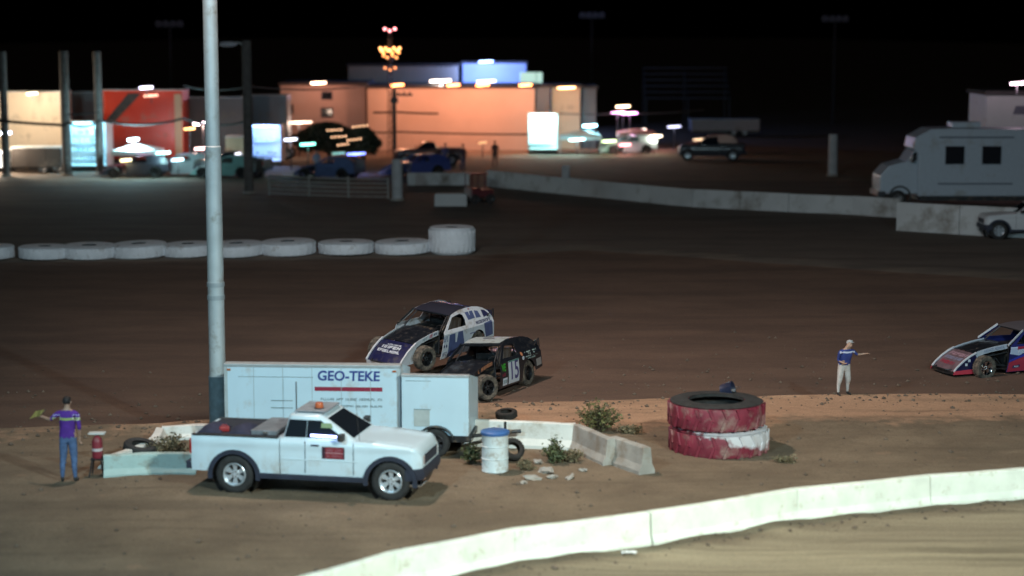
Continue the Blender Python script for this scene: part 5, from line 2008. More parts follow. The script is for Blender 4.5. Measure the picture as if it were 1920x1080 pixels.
def lit_room(label, px0, px1, ytop, ybase, Y, col, power, depth=2.2, shelves=4, name='lit_trailer', cat='trailer', lam=None, clutter=True):
    """the open lit end of a trailer: floor, walls, ceiling, shelves with boxes, ceiling lamp"""
    a, b = ad(px0, ybase, Y), ad(px1, ybase, Y)
    h = ad(px0, ytop, Y).z
    L = b.x - a.x
    z0 = 0.35
    root = thing(name, label, cat, (a.x, Y, 0))
    mi = mat('room_white', (0.75, 0.78, 0.80), 0.6, var=0.03)
    t = 0.06
    for nm, p, q in (('floor', (0, 0, z0), (L, depth, z0 + t)), ('ceiling', (0, 0, h - t), (L, depth, h)), ('back_wall', (t, depth - t, z0 + t), (L - t, depth, h - t)), ('side_wall', (0, 0, z0 + t), (t, depth, h - t)), ('side_wall', (L - t, 0, z0 + t), (L, depth, h - t))):
        mb = MB()
        mb.box(p, q)
        mb.build(nm, mi, root)
    for k in range(shelves):
        z = z0 + 0.35 + (h - z0 - 0.7) * k / max(1, shelves)
        mb = MB()
        mb.box((t + 0.02, depth - 0.6, z), (L * 0.72, depth - t - 0.01, z + 0.04))
        sh = mb.build('shelf', mi, root)
        if clutter:
            x = 0.2
            while x < L * 0.65:
                w_ = rnd.uniform(0.12, 0.35)
                hh = rnd.uniform(0.1, 0.32)
                mb = MB()
                mb.box((x, depth - 0.55, z + 0.042), (x + w_, depth - 0.2, z + 0.042 + hh))
                mb.build('stored_box', mat('clutter_%d' % rnd.randrange(5), rnd.choice(((0.5, 0.5, 0.5), (0.25, 0.35, 0.5), (0.55, 0.6, 0.6), (0.3, 0.3, 0.33), (0.6, 0.55, 0.45))), 0.6), sh)
                x += w_ + rnd.uniform(0.05, 0.3)
    mb = MB()
    mb.box((L * 0.1, 0.12, h - t - 0.07), (L * 0.9, 0.26, h - t - 0.005))
    mb.build('ceiling_lamp', glow('room_led_%d' % px0, col, 14), root)
    mb = MB()
    mb.box((0.05, 0.1, 0.05), (L - 0.05, depth - 0.1, z0 - 0.005))
    mb.build('chassis', M_black, root)
    lamp('POINT', 'room_light', (a.x + L * 0.5, Y + 0.5, h - 0.5), power, col, root, 0.15)
    lamp('POINT', 'room_light', (a.x + L * 0.5, Y - 0.5, h - 0.25), power * 0.5, col, root, 0.15)
    return root


lit_room('open trailer with bright cyan shelves left of the red hauler', 121, 201, 229, 322, 126, (0.30, 0.78, 1.0), 230)
lit_room('open trailer doorway lit blue right of the tan trailer', 468, 528, 234, 318, 131, (0.25, 0.45, 1.0), 170, shelves=2)
lit_room('doorway lit dazzling white green at the orange building', 990, 1046, 213, 286, 144, (0.50, 1.0, 0.95), 290, shelves=1, depth=1.8, clutter=False)
lit_room('lit white trailer cut off by the left picture edge', -40, 18, 283, 326, 125, (0.95, 0.85, 0.75), 120, shelves=1)

# buildings
M_orng = mat('stucco_tan', (0.62, 0.46, 0.36), 0.9, var=0.06, vscale=0.5, bump=0.01, bscale=8)
M_pink = mat('stucco_pink', (0.50, 0.38, 0.32), 0.9, var=0.08, vscale=0.5, bump=0.01, bscale=8)
M_roof = mat('roof_dark_felt', (0.05, 0.045, 0.045), 0.9, var=0.2)


def building(label, px0, px1, ytop, Y, m, depth, windows=(), roof_px=6, name='building', z0=-0.2):
    a, b = ad(px0, 300, Y), ad(px1, 300, Y)
    h = ad(px0, ytop, Y).z
    L = b.x - a.x
    root = thing(name, label, 'building', (a.x, Y, 0))
    mb = MB()
    mb.box((0, 0, z0), (L, depth, h))
    mb.build('wall', m, root)
    mb = MB()
    mb.box((-0.15, -0.25, h + 0.003), (L + 0.15, depth + 0.15, h + 0.22))
    mb.build('roof', M_roof, root, bevel=0.02)
    for (wx, wy, ww, wh) in windows:
        c = ad(wx, wy, Y)
        x, z = c.x - a.x, c.z
        mb = MB()
        for p, q in (((x - ww / 2 - 0.08, -0.05, z - wh / 2 - 0.08), (x + ww / 2 + 0.08, -0.002, z - wh / 2)), ((x - ww / 2 - 0.08, -0.05, z + wh / 2), (x + ww / 2 + 0.08, -0.002, z + wh / 2 + 0.08)),
                     ((x - ww / 2 - 0.08, -0.05, z - wh / 2), (x - ww / 2, -0.002, z + wh / 2)), ((x + ww / 2, -0.05, z - wh / 2), (x + ww / 2 + 0.08, -0.002, z + wh / 2))):
            mb.box(p, q)
        wo = mb.build('window', M_dsteel, root)
        mb = MB()
        mb.box((x - ww / 2, -0.02, z - wh / 2), (x + ww / 2, -0.003, z + wh / 2))
        mb.build('pane', M_glass, wo)
    return root, L, h


rb_, Lb_, hb_2 = building('large stucco building flooded with orange light', 690, 1002, 166, 149, M_orng, 9)
building('pinkish stucco building with small dark windows', 528, 687, 160, 152, M_pink, 8, ((540, 205, 0.7, 0.6), (613, 179, 0.7, 0.5), (613, 211, 0.8, 0.6)))
building('grey upright block beside the orange building', 1004, 1030, 164, 150, hm('block_grey', (0.14, 0.16, 0.18)), 5)
building('beige upright block right of the orange building', 1034, 1087, 164, 151, hm('block_beige', (0.55, 0.46, 0.32)), 5)
building('dim grey block at the right end of the buildings', 1090, 1117, 166, 152, hm('block_dim', (0.12, 0.13, 0.14)), 5)
building('low olive grey building behind the orange one', 655, 858, 124, 172, hm('block_olive', (0.30, 0.27, 0.22)), 8)
building('blue lit building behind the orange one', 868, 986, 119, 176, hm('block_blue', (0.42, 0.50, 0.75)), 8)
q0, q1 = ad(975, 158, 166), ad(1017, 158, 166)
tp_ = ad(975, 136, 166).z
root = thing('lit_sign_box', 'pale green lit box on the roof of the orange building', 'sign', (q0.x, 166, q0.z - 1.0))
mb = MB()
mb.box((0, 0, 1.0), (q1.x - q0.x, 1.2, tp_ - q0.z + 1.0))
mb.build('lit_case', glow('box_glow', (0.62, 0.95, 0.82), 0.75), root, bevel=0.05)
mb = MB()
for x in (0.2, q1.x - q0.x - 0.2):
    mb.box((x - 0.1, 0.4, -3.0), (x + 0.1, 0.8, 1.0))
mb.box((q1.x - q0.x - 0.55, -0.02, 0.98), (q1.x - q0.x - 0.5, 0.0, tp_ - q0.z + 1.02))
mb.build('leg_frame', M_dsteel, root)

# lamps on the buildings
SOD = (1.0, 0.36, 0.12)
for px, lab in ((745, 'sodium wall lamp over the left end of the orange wall'), (850, 'sodium wall lamp over the middle of the orange wall'), (905, 'sodium wall lamp right of the middle of the orange wall'), (985, 'sodium wall lamp over the right end of the orange wall')):
    streak_lamp(lab, px, 160, 145.6, 24, SOD, 6, 540, lcol=(1.0, 0.42, 0.26), standoff=0.3)
streak_lamp('orange lamp on the beige upright block', 1062, 165, 148, 34, (1.0, 0.5, 0.25), 6, 220)
streak_lamp('warm lamp on the roof edge of the pinkish building', 597, 156, 149.5, 28, (1.0, 0.72, 0.5), 7, 260, lcol=(1.0, 0.45, 0.32))
streak_lamp('white lamp bar on the roof before the olive building', 826, 152, 150, 38, (1.0, 0.85, 0.72), 8, 420, drop=0.6)
streak_lamp('blue white lamp bar on the roof before the blue building', 912, 153, 150, 34, (0.72, 0.75, 1.0), 8, 0, drop=0.6)
streak_lamp('blue floodlight above the blue lit building', 911, 116, 173, 26, (0.45, 0.62, 1.0), 5, 3200, standoff=1.8, lcol=(0.28, 0.42, 1.0))
streak_lamp('violet lamp on top of the red hauler', 274, 165, 128.5, 24, (0.75, 0.72, 1.0), 9, 25, drop=0.7, lcol=(1.0, 0.7, 0.55))
streak_lamp('dazzling pink white lamp beside the light mast', 380, 232, 127, 34, (1.0, 0.82, 0.95), 14, 380, drop=3.0, lcol=(1.0, 0.62, 0.5))
streak_lamp('small amber lamp left of the dazzling pink lamp', 355, 242, 127, 20, (1.0, 0.55, 0.2), 3, 0, drop=2.4)
streak_lamp('upper rosy lamp low beside the light mast', 378, 279, 125, 26, (1.0, 0.62, 0.6), 5, 30, drop=1.4)
streak_lamp('lower rosy lamp low beside the light mast', 378, 293, 125, 26, (1.0, 0.62, 0.6), 5, 0, drop=1.0)
streak_lamp('blue lamp at the left picture edge', 6, 250, 124, 30, (0.6, 0.68, 1.0), 8, 700, drop=2.6, lcol=(1.0, 0.82, 0.62))
streak_lamp('lamp over the beige hauler', 60, 176, 127.2, 20, (1.0, 0.85, 0.6), 2.5, 620, lcol=(1.0, 0.78, 0.55), drop=0.4, standoff=0.8)
streak_lamp('yellow lamp among the parked cars on the right', 1168, 200, 150, 26, (1.0, 0.72, 0.42), 7, 90, drop=3.5)
streak_lamp('left magenta lamp under the yellow one', 1158, 212, 150, 24, (1.0, 0.45, 0.9), 6, 50, drop=3.0)
streak_lamp('right magenta lamp under the yellow one', 1181, 213, 150, 28, (0.95, 0.4, 0.95), 6, 50, drop=3.0)
streak_lamp('cyan lamp over the cyan lit car', 1106, 236, 147, 26, (0.5, 0.9, 1.0), 9, 420, drop=2.2, lcol=(0.35, 0.85, 1.0))
streak_lamp('small white lamp right of the rosy tent', 1264, 238, 150, 24, (0.7, 0.72, 1.0), 2.5, 20, drop=2.0)
streak_lamp('pale lamp over the rosy tent', 1200, 244, 149, 22, (1.0, 0.8, 0.7), 5, 220, drop=2.0, lcol=(1.0, 0.6, 0.5))
streak_lamp('green lamp before the dark tree', 577, 271, 124, 28, (0.25, 0.95, 0.75), 5, 30, drop=2.2)
streak_lamp('blue lamp under the dark tree', 668, 289, 124, 34, (0.25, 0.32, 1.0), 3, 60, drop=1.4)
streak_lamp('dim teal lamp under the dark tree', 635, 288, 124, 24, (0.2, 0.45, 0.4), 1.2, 0, drop=1.4)
streak_lamp('cream lamp left of the dark tree', 560, 230, 140, 50, (1.0, 0.72, 0.55), 3, 90, drop=3.0)
streak_lamp('pink white lamp over the white booth at the right picture edge', 1908, 157, 104, 26, (1.0, 0.7, 0.85), 8, 60, drop=0.6)
streak_lamp('cyan work lamp over the parked cars beside the red hauler', 250, 262, 122, 20, (0.55, 0.9, 1.0), 5, 900, drop=2.0, lcol=(0.5, 0.9, 1.0))

# decorated mast with orange lamps
mq = ad(733, 285, 142)
root = thing('lamp_tower', 'slim tower strung with orange lamps and a red top light', 'tower', (mq.x, 142, 0))
s_ = 3600 / 142.0
zt = lambda py: ad(733, py, 142).z
mb = MB()
for dx, dy in ((-0.22, -0.15), (0.22, -0.15), (0, 0.22)):
    mb.tube([(dx, dy, 0), (dx * 0.5, dy * 0.5, zt(58))], 0.03, 5)
zz = 0.3
k = 0
while zz < zt(62):
    f0, f1 = 1 - 0.5 * zz / zt(58), 1 - 0.5 * (zz + 0.5) / zt(58)
    c = [(-0.22, -0.15), (0.22, -0.15), (0, 0.22)]
    for i in range(3):
        a_, b_ = c[i], c[(i + 1) % 3]
        mb.tube([(a_[0] * f0, a_[1] * f0, zz), (b_[0] * f1, b_[1] * f1, zz + 0.5)], 0.015, 4)
    zz += 0.5
mb.build('lattice', M_dsteel, root)
for py, n, wd, col, st in ((56, 3, 0.42, (1.0, 0.30, 0.32), 9), (92, 7, 0.72, (1.0, 0.42, 0.14), 7), (97, 6, 0.66, (1.0, 0.40, 0.12), 5), (106, 4, 0.5, (1.0, 0.38, 0.12), 4), (129, 3, 0.42, (1.0, 0.34, 0.12), 3)):
    z = zt(py)
    hp = MB()
    hp.lathe([(wd * 0.95, z - 0.02), (wd, z - 0.02), (wd, z + 0.02), (wd * 0.95, z + 0.02)], 20, closed=True)
    hp.tube([(-wd, 0, z), (wd, 0, z)], 0.015, 4)
    ho = hp.build('lamp_ring', M_dsteel, root)
    for i in range(n):
        a_ = math.pi + math.pi * (i + 0.5) / n
        mb = MB()
        mb.lathe([(0, -0.1), (0.09, -0.05), (0.1, 0.02), (0.04, 0.09), (0, 0.1)], 8, M=Matrix.Translation((wd * math.cos(a_), wd * math.sin(a_) * 0.6, z + 0.06 * (-1) ** i)))
        mb.build('bulb', glow('bulb_%d' % py, col, st), ho, smooth=True)
lamp('POINT', 'pit_light', (mq.x, 141.3, zt(92)), 60, (1.0, 0.45, 0.2), root, 0.2)

# utility pole and wires before the orange building
root, h_ = post('dark utility pole with crossarm before the orange building', 740, 303, 168, 0.14, M_wood, 'utility_pole')
mb = MB()
mb.box((-0.1, -0.1, h_ - 0.45), (1.3, 0.0, h_ - 0.30))
mb.box((-0.25, -0.12, h_ - 0.95), (0.28, 0.12, h_ - 0.55))
for x in (0.3, 0.7, 1.1):
    mb.lathe([(0, h_ - 0.30), (0.05, h_ - 0.30), (0.05, h_ - 0.14), (0, h_ - 0.12)], 8, M=Matrix.Translation((x, -0.05, 0)))
mb.build('crossarm', M_dsteel, root)


def wire(label, pts, r, Y=None, sag=0.0):
    P3 = [ad(px, py, y) for px, py, y in pts]
    out = []
    for a, b in zip(P3, P3[1:]):
        for i in range(8):
            t = i / 8
            out.append(a.lerp(b, t) - Vector((0, 0, sag * 4 * t * (1 - t))))
    out.append(P3[-1])
    mb = MB()
    mb.tube(out, r, 5)
    o = mb.build('cable', M_rubber)
    tag(o, label, 'cable', 'cables strung across the pit')


wire('thick dark cable across the beige hauler', [(-40, 222, 122), (110, 234, 122), (126, 232, 122)], 0.10, sag=0.05)
wire('dark cable from the pole across the red hauler', [(126, 228, 122), (188, 225, 122), (345, 222, 122), (467, 226, 112)], 0.08, sag=0.35)
wire('upper cable from the grey pole to the lamp pole', [(126, 214, 122), (188, 210, 122)], 0.05, sag=0.05)
wire('roof cable sagging to the lamp pole and orange building', [(345, 160, 122), (467, 162, 110), (690, 160, 140)], 0.05, sag=0.25)
wire('upper dark cable across the orange wall', [(700, 211, 140), (740, 210, 140), (822, 213, 140)], 0.07, sag=0.02)
wire('lower dark cable across the orange wall', [(700, 248, 140), (740, 247, 140), (990, 252, 140)], 0.06, sag=0.05)
wire('cable from the buildings toward the yellow lamp', [(1000, 210, 145), (1160, 213, 150), (1320, 206, 152)], 0.05, sag=0.1)


# dark tree
def tree(label, px, base, top, wpx, Y, m, n, seed):
    rd = random.Random(seed)
    c = ad(px, base, Y)
    h = ad(px, top, Y).z
    w_ = wpx / (3600 / Y) / 2
    root = thing('tree', label, 'tree', (c.x, Y, 0))
    tr = MB()
    lf = MB()
    tr.tube([(0, 0, -0.1), (0.1, 0, h * 0.25), (0, 0.1, h * 0.45)], [0.22, 0.16, 0.12], 8)
    for i in range(24):
        a = rd.uniform(0, 6.28)
        e = Vector((w_ * 0.75 * math.cos(a) * rd.uniform(0.4, 1), w_ * 0.6 * math.sin(a) * rd.uniform(0.4, 1), h * rd.uniform(0.45, 0.92)))
        tr.tube([(0, 0, h * rd.uniform(0.2, 0.45)), tuple(e * 0.55 + Vector((0, 0, h * 0.2))), tuple(e)], [0.08, 0.05, 0.02], 5)
    for i in range(n):
        a = rd.uniform(0, 6.28)
        el = rd.uniform(-0.5, 1.57)
        rr_ = rd.random() ** 0.33
        lump = 1 + 0.22 * math.sin(3 * a + seed) + 0.15 * math.sin(5 * el + 2 * a)
        p = Vector((w_ * rr_ * lump * math.cos(a) * math.cos(el), w_ * 0.7 * rr_ * lump * math.sin(a) * math.cos(el), h * 0.52 + h * 0.46 * rr_ * math.sin(el)))
        u = Vector((rd.gauss(0, 1), rd.gauss(0, 1), rd.gauss(0, 1))).normalized()
        v = u.cross(Vector((rd.gauss(0, 1), rd.gauss(0, 1), rd.gauss(0, 1)))).normalized()
        s = rd.uniform(0.08, 0.17)
        lf.add([p - u * s, p + v * s * 0.5, p + u * s, p - v * s * 0.5], [(0, 1, 2, 3)])
    tr.build('trunk', M_stem, root)
    lf.build('crown', m, root)
    return root


M_tree = mat('tree_leaf_dark', (0.03, 0.035, 0.016), 0.7, var=0.4, vscale=3)
tree('dark tree crown before the pinkish building', 615, 318, 228, 118, 133, M_tree, 9000, 3)
tree('small dark tree right of the larger one', 680, 318, 236, 70, 131, M_tree, 4500, 5)
# string lights in the tree
root = thing('string_lights', 'strings of small orange bulbs hung before the dark tree', 'string lights', (ad(640, 300, 127).x, 127, 0))
for si, pts in enumerate((((614, 244), (640, 243)), ((622, 257), (648, 255)), ((652, 263), (676, 260)), ((662, 238), (688, 235)), ((634, 272), (658, 269)))):
    a, b = ad(*pts[0], 127), ad(*pts[1], 127)
    off_ = Vector((root.location.x, 127, 0))
    mb = MB()
    mb.tube([tuple(a - off_ + Vector((0, 0, 0.06))), tuple(b - off_ + Vector((0, 0, 0.06)))], 0.012, 4)
    so = mb.build('string', M_black, root)
    for i in range(5 if si < 4 else 4):
        mb = MB()
        p = a.lerp(b, i / 4) - off_
        mb.lathe([(0, -0.08), (0.05, -0.03), (0.05, 0.02), (0, 0.06)], 7, M=Matrix.Translation(p))
        mb.build('bulb', glow('string_bulb', (1.0, 0.55, 0.3), 3), so)


# parked vehicles in the pit
def paint_set(c1, c2, rim=M_wrim):
    m1, m2 = mat('pit_%s' % (c1,), c1, 0.35, var=0.1), mat('pit_%s' % (c2,), c2, 0.35, var=0.1)
    return dict(side=m1, nose=m2, hood=m1, roof=m2, strip=m2, nside=m1, edge=m2, pillar=m1, dam=M_black, tail=m2, tyre=M_rubber, rim=rim)


PG = 'race cars parked in the pit'
for px, base, Y, rz, cs, lab in ((255, 322, 122.5, 195, ((0.55, 0.65, 0.68), (0.25, 0.30, 0.5)), 'pale race car parked under the cyan work lamp'),
                                 (345, 324, 121.5, 170, ((0.20, 0.42, 0.40), (0.6, 0.65, 0.65)), 'teal and white race car parked left of the light mast'),
                                 (175, 324, 121.5, 185, ((0.05, 0.05, 0.07), (0.20, 0.03, 0.06)), 'black race car parked before the cyan shelves'),
                                 (540, 318, 121.0, 160, ((0.08, 0.12, 0.25), (0.10, 0.12, 0.2)), 'dark blue race car parked before the blue doorway'),
                                 (700, 316, 122.0, 200, ((0.05, 0.07, 0.25), (0.12, 0.14, 0.25)), 'navy race car parked under the dark tree'),
                                 (1110, 290, 145.0, 190, ((0.45, 0.60, 0.65), (0.5, 0.6, 0.6)), 'pale race car under the cyan lamp'),
                                 (1262, 286, 146.0, 175, ((0.42, 0.36, 0.34), (0.22, 0.05, 0.04)), 'cream and red race car right of the rosy tent')):
    q = gp(px, base)
    modified(lab, (ad(px, base, Y).x + 1.4, Y, 0), (0, 0, R(rz)), paint_set(*cs), scale=0.95, detail=False, group=PG)
# dark tyre rack / cart at the wall
q = gp(898, 381)
root = thing('utility_cart', 'dark red utility cart by the end of the far wall', 'cart', q, (0, 0, R(25)))
M_dred = mat('cart_red', (0.10, 0.015, 0.02), 0.5, var=0.2)
mb = MB()
mb.box((-0.65, -0.5, 0.35), (0.65, 0.5, 0.75))
mb.box((-0.65, -0.5, 0.75), (-0.1, 0.5, 0.85))
mb.build('body', M_dred, root, bevel=0.05)
mb = MB()
for x, y in ((-0.6, -0.45), (0.15, -0.45), (0.15, 0.45), (-0.6, 0.45)):
    mb.tube([(x, y, 0.75), (x, y, 1.6)], 0.03, 6)
mb.box((-0.7, -0.55, 1.58), (0.3, 0.55, 1.64))
mb.build('canopy', M_dred, root)
for x in (-0.45, 0.45):
    for s in (-1, 1):
        wheel(root, (x, s * 0.5, 0.26), 0.26, 0.18, M_rubber, M_dsteel, s)


# tents
def tent(label, px0, px1, yeave, ypeak, base, Y, m):
    a, b = ad(px0, yeave, Y), ad(px1, yeave, Y)
    zp_ = ad(px0, ypeak, Y).z
    L = b.x - a.x
    root = thing('pop_up_tent', label, 'tent', (a.x, Y, 0))
    mb = MB()
    z = a.z
    v = [(0, 0, z), (L, 0, z), (L, 3, z), (0, 3, z), (L / 2, 1.5, zp_), (0, 0, z - 0.3), (L, 0, z - 0.3), (L, 3, z - 0.3), (0, 3, z - 0.3)]
    mb.add(v, [(0, 1, 4), (1, 2, 4), (2, 3, 4), (3, 0, 4), (0, 5, 6, 1), (1, 6, 7, 2), (2, 7, 8, 3), (3, 8, 5, 0)])
    mb.add([(x, y, zz_ - 0.01) for x, y, zz_ in v], [(0, 4, 1), (1, 4, 2), (2, 4, 3), (3, 4, 0)])
    mb.build('canopy', m, root)
    for x, y in ((0.04, 0.04), (L - 0.04, 0.04), (L - 0.04, 2.96), (0.04, 2.96)):
        mb = MB()
        mb.tube([(x, y, 0), (x, y, z)], 0.03, 6)
        mb.build('leg', M_galv, root)
    return root


tent('white pop up tent over the pale race car', 208, 292, 283, 271, 322, 121.5, mat('tent_white', (0.70, 0.75, 0.76), 0.7))
tent('pale tent catching cyan light right of the dazzling doorway', 1050, 1128, 255, 246, 288, 144, mat('tent_pale', (0.55, 0.68, 0.72), 0.7))
tent('rosy tent with cream roof among the parked cars', 1160, 1232, 250, 242, 288, 146, mat('tent_rose', (0.68, 0.36, 0.34), 0.7))
hauler('dim white trailer beyond the rosy tent', 1296, 1424, 224, 268, 168, hm('trailer_dimw', (0.30, 0.28, 0.29)), wheels=True)
# people in the pit
for px, base, Y, rz, shirt, trs, lab in ((594, 326, 121, 30, (0.35, 0.42, 0.55), (0.22, 0.27, 0.36), 'person in pale blue standing behind the pipe gate'),
                                         (835, 312, 128, -20, (0.06, 0.05, 0.12), (0.05, 0.06, 0.10), 'person in dark clothes before the orange wall, left one'),
                                         (868, 314, 127, 40, (0.07, 0.04, 0.06), (0.05, 0.06, 0.12), 'person in dark clothes before the orange wall, right one'),
                                         (928, 306, 131, 10, (0.08, 0.04, 0.04), (0.06, 0.05, 0.05), 'person in dark clothes left of the dazzling doorway')):
    J = skeleton(((0.24, -0.02, 1.12), (0.22, -0.12, 0.92), (0, -0.2, -1)), ((-0.24, -0.02, 1.12), (-0.22, -0.12, 0.92), (0, -0.2, -1)), girth=1.1)
    mm = [mat('shirt_%s' % (shirt,), shirt, 0.8), mat('trs_%s' % (trs,), trs, 0.85), M_shoe, M_skin]
    p_ = person(lab, (ad(px, base, Y).x, Y, 0), R(rz), J, mm, lambda c: 2 if c.z < 0.1 else (1 if c.z < 0.95 and abs(c.x) < 0.19 else (3 if c.z > 1.475 or (abs(c.x) > 0.15 and c.z < 1.08) else 0)), group='people in the pit')
    face(p_, 0, 0, 1.645, M_hair)

# motorhome behind the far wall
YR = 100.0
sR = 3600 / (YR + 1.0)
o_ = ad(1652, 400, YR)
root = thing('motorhome', 'white motorhome with two dark windows behind the far wall', 'motorhome', (o_.x, YR, 0))
zof = lambda py: ad(1700, py, YR).z
xof = lambda px: ad(px, 300, YR).x - o_.x
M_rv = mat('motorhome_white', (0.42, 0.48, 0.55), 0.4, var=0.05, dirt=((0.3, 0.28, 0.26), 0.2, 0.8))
zt_, zc_, zh = zof(243), zof(300), zof(310)
mb = MB()
W = 2.5
prof = [(xof(1722), 0.6), (xof(1722), zof(290)), (xof(1712), zof(278)), (xof(1716), zof(258)), (xof(1745), zt_ + 0.02), (xof(1780), zt_ + 0.05), (xof(1780) + 7.5, zt_), (xof(1780) + 7.5, 0.6)]
mb.prism(prof, 0, W)
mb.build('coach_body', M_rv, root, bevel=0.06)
mb = MB()
mb.loft([[(xof(1652), y0, 0.7), (xof(1652), y0, zof(330)), (xof(1668), y0, zh - 0.05), (xof(1700), y0, zof(303)), (xof(1724), y0, zof(302)), (xof(1724), y0, 0.7)] for y0 in (0.15, W - 0.15)])
mb.build('bonnet', M_rv, root, bevel=0.08)
mb = MB()
mb.loft([[(xof(1702), y0, zof(303)), (xof(1714), y0, zof(284)), (xof(1722), y0, zof(284)), (xof(1722), y0, zof(303))] for y0 in (0.16, W - 0.16)])
mb.build('cab', M_rv, root, bevel=0.03)
mb = MB()
mb.add([(xof(1706), 0.145, zof(301)), (xof(1720), 0.145, zof(301)), (xof(1720), 0.145, zof(286)), (xof(1714), 0.145, zof(286))], [(0, 1, 2, 3)])
mb.add([(xof(1706), 0.15, zof(301)), (xof(1720), 0.15, zof(301)), (xof(1720), 0.15, zof(286)), (xof(1714), 0.15, zof(286))], [(0, 1, 2, 3)])
mb.build('cab_window', M_glass, root)
for px in (1790, 1859):
    x = xof(px)
    mb = MB()
    z0_, z1_ = zof(308), zof(274)
    for p, q in (((x - 0.56, -0.035, z0_ - 0.06), (x + 0.56, -0.002, z0_)), ((x - 0.56, -0.035, z1_), (x + 0.56, -0.002, z1_ + 0.06)), ((x - 0.56, -0.035, z0_), (x - 0.5, -0.002, z1_)), ((x + 0.5, -0.035, z0_), (x + 0.56, -0.002, z1_))):
        mb.box(p, q)
    wo = mb.build('window', M_rv, root)
    mb = MB()
    mb.box((x - 0.5, -0.02, z0_), (x + 0.5, -0.003, z1_))
    mb.build('pane', M_glass, wo)
for py in (259, 346):
    mb = MB()
    mb.box((xof(1760), -0.02, zof(py)), (xof(1900), -0.002, zof(py) + 0.08))
    mb.build('trim_strip', mat('trim_slate', (0.12, 0.14, 0.18), 0.5), root)
mb = MB()
mb.box((xof(1726), 0.1, 0.35), (xof(1780) + 7.4, W - 0.1, 0.6))
mb.build('chassis', M_black, root)
for x in (xof(1686), xof(1780) + 5.2):
    for y, s in ((0.2, -1), (W - 0.2, 1)):
        wheel(root, (x, y, 0.45), 0.45, 0.28, M_rubber, M_steel, s)
for x in (xof(1690),):
    mb = MB()
    mb.lathe([(0.50, -0.02), (0.60, -0.02), (0.60, 0.1), (0.50, 0.1)], 20, 'Y', closed=True, M=Matrix.Translation((x, 0.12, 0.55)))
    mb.build('wheel_arch', M_black, root)
mb = MB()
mb.box((xof(1652) - 0.1, 0.1, 0.55), (xof(1652) + 0.3, W - 0.1, 0.85))
mb.build('bumper', M_dsteel, root, bevel=0.03)
mb = MB()
mb.box((xof(1655) - 0.05, 0.2, zof(345)), (xof(1655) + 0.1, 0.6, zof(338)))
mb.build('headlight', MATS['headlight_glass'], root, bevel=0.02)
mb = MB()
mb.box((xof(1708), -0.25, zof(304)), (xof(1708) + 0.15, 0.05, zof(290)))
mb.build('mirror', M_black, root, bevel=0.02)
mb = MB()
mb.box((xof(1735), -0.012, 0.75), (xof(1757), -0.002, zof(275)))
mb.build('door', M_rv, root, bevel=0.004)
mb = MB()
mb.box((xof(1788), 0.6, zt_ + 0.06), (xof(1842), 1.8, zof(230)))
mb.build('roof_unit', M_rv, root, bevel=0.05)

rr2, L2, h2 = building('tall white booth behind the motorhome at the right edge', 1846, 2080, 178, 106, hm('booth_white', (0.42, 0.43, 0.42)), 4, name='control_booth')
c = ad(1908, 206, 106)
o2 = ad(1846, 206, 106)
panel('dark_emblem', [(c.x - o2.x - 0.35, c.z - 0.25), (c.x - o2.x + 0.9, c.z - 0.25), (c.x - o2.x + 0.9, c.z + 0.22), (c.x - o2.x - 0.2, c.z + 0.22)], [], lambda u, v, d: Vector((u, -0.002 - d, v)), 0.006, hm('emblem_dark', (0.10, 0.10, 0.13)), rr2)

# white pickup at the wall, dark pickup beyond it
q = gp(1866, 446)
pickup('pickup_truck', 'white pickup parked against the tall wall, cut off by the right edge', (q.x + 1.6, q.y - 0.6 + 0.8, height(q.x, q.y)), (0, 0, math.pi), mat('truck_dull_white', (0.55, 0.56, 0.58), 0.4))
# dead floodlight masts against the sky
for px, py, Y, lab in ((1566, 40, 190, 'unlit floodlight head high in the dark sky, right one'), (1110, 33, 200, 'unlit floodlight head high in the dark sky above the buildings'), (318, 50, 180, 'unlit floodlight head high in the dark sky left of the mast')):
    c = ad(px, py, Y)
    root = thing('light_mast', lab, 'light pole', (c.x, Y, 0), group='unlit light masts beyond the pit')
    mb = MB()
    mb.lathe([(0, 0), (0.16, 0), (0.08, c.z), (0, c.z)], 10)
    mb.build('shaft', mat('mast_brown', (0.035, 0.03, 0.028), 0.9), root, smooth=True)
    mb = MB()
    mb.box((-1.3, -0.06, c.z - 0.05), (1.3, 0.06, c.z + 0.06))
    mb.build('crossarm', M_dsteel, root)
    for i in range(4):
        mb = MB()
        mb.lathe([(0.05, -0.3), (0.2, -0.2), (0.34, 0.1), (0.0, 0.12)], 12, 'Y', M=Matrix.Translation((-0.99 + 0.66 * i, -0.1, c.z + 0.3)) @ Matrix.Rotation(R(200), 4, 'X'))
        mb.build('lamp_head', mat('lamp_head_pale', (0.11, 0.11, 0.12), 0.5), root, smooth=True)
# open bleacher in the dark
root = thing('bleacher', 'dark open bleacher rising right of the lit buildings', 'bleacher', (ad(1210, 180, 185).x, 185, 0))
L = ad(1370, 180, 185).x - ad(1210, 180, 185).x
zb0, zb1 = ad(1210, 185, 185).z, ad(1210, 130, 185).z
for i in range(6):
    mb = MB()
    z = zb0 + (zb1 - zb0) * i / 5
    mb.box((0, i * 0.8, z), (L, i * 0.8 + 0.5, z + 0.1))
    mb.build('seat_plank', mat('plank_dull', (0.06, 0.06, 0.06), 0.8), root)
for x in (0.1, L / 2, L - 0.1):
    mb = MB()
    mb.tube([(x, 0.2, 0), (x, 0.2, zb0)], 0.08, 6)
    mb.tube([(x, 0.1, zb0 - 0.1), (x, 4.4, zb1 - 0.1)], 0.08, 6)
    mb.tube([(x, 4.3, 0), (x, 4.3, zb1 - 0.1)], 0.08, 6)
    mb.build('frame', M_dsteel, root)

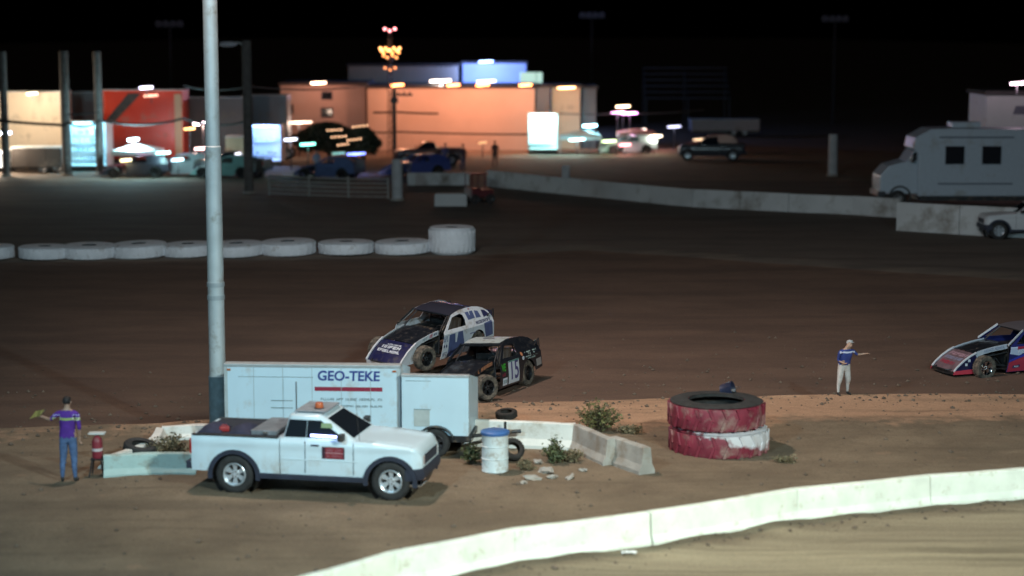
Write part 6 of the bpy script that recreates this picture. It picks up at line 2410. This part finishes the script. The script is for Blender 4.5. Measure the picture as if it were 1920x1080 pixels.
# more of the crowded pit: dim pickups and small lamps
for px, base, rz, c, lab in ((432, 331, 2.9, (0.06, 0.055, 0.05), 'dark pickup half behind the grey lamp pole'), (800, 309, 3.3, (0.07, 0.02, 0.02), 'dark red pickup before the orange wall'),
                             (1330, 300, 3.1, (0.015, 0.018, 0.03), 'unlit pickup right of the cream and red race car')):
    q = gp(px, base)
    o = pickup('pickup_truck', lab, (q.x, q.y, 0), (0, 0, rz), mat('pit_paint_%d' % px, c, 0.3, coat=0.3))
    o['group'] = 'dim pickups parked in the pit'
for px, py, Y, wpx, col, st, pw, dr_, lab in ((236, 301, 120.5, 20, (1.0, 0.85, 0.45), 4, 20, 0.9, 'low yellow lamp before the black race car'), (306, 287, 121, 26, (0.5, 0.95, 0.95), 5, 60, 1.2, 'low cyan lamp between the pale and teal cars'), (333, 300, 120, 22, (0.6, 0.9, 1.0), 4, 40, 0.9, 'low cyan lamp before the teal race car'),
                                          (283, 180, 128.8, 26, (1.0, 0.5, 0.35), 2, 0, 0.5, 'dull orange lamp near the top of the red hauler'), (545, 262, 126, 24, (0.8, 0.85, 1.0), 3, 40, 2.0, 'pale lamp between the blue doorway and the dark tree'), (1082, 262, 143, 30, (0.6, 0.95, 1.0), 5, 90, 1.6, 'low cyan lamp beside the dazzling doorway'),  # the dull orange bar on the red hauler stands in for a reflection
                                          (1142, 265, 143.5, 26, (0.8, 1.0, 0.55), 3, 40, 1.4, 'yellow green lamp before the rosy tent'), (1226, 256, 145, 30, (1.0, 0.85, 0.65), 5, 120, 1.5, 'cream lamp at the right side of the rosy tent'), (1172, 272, 143.5, 22, (1.0, 0.4, 0.42), 4, 60, 1.0, 'low red lamp under the rosy tent'),
                                          (1310, 262, 150, 20, (1.0, 0.75, 0.5), 1.2, 10, 1.5, 'dim amber lamp beyond the cream and red race car'), (905, 268, 140, 16, (1.0, 0.55, 0.25), 1.2, 0, 1.2, 'dim orange lamp low before the orange wall')):
    streak_lamp(lab, px, py, Y, wpx, col, st, pw, drop=dr_)
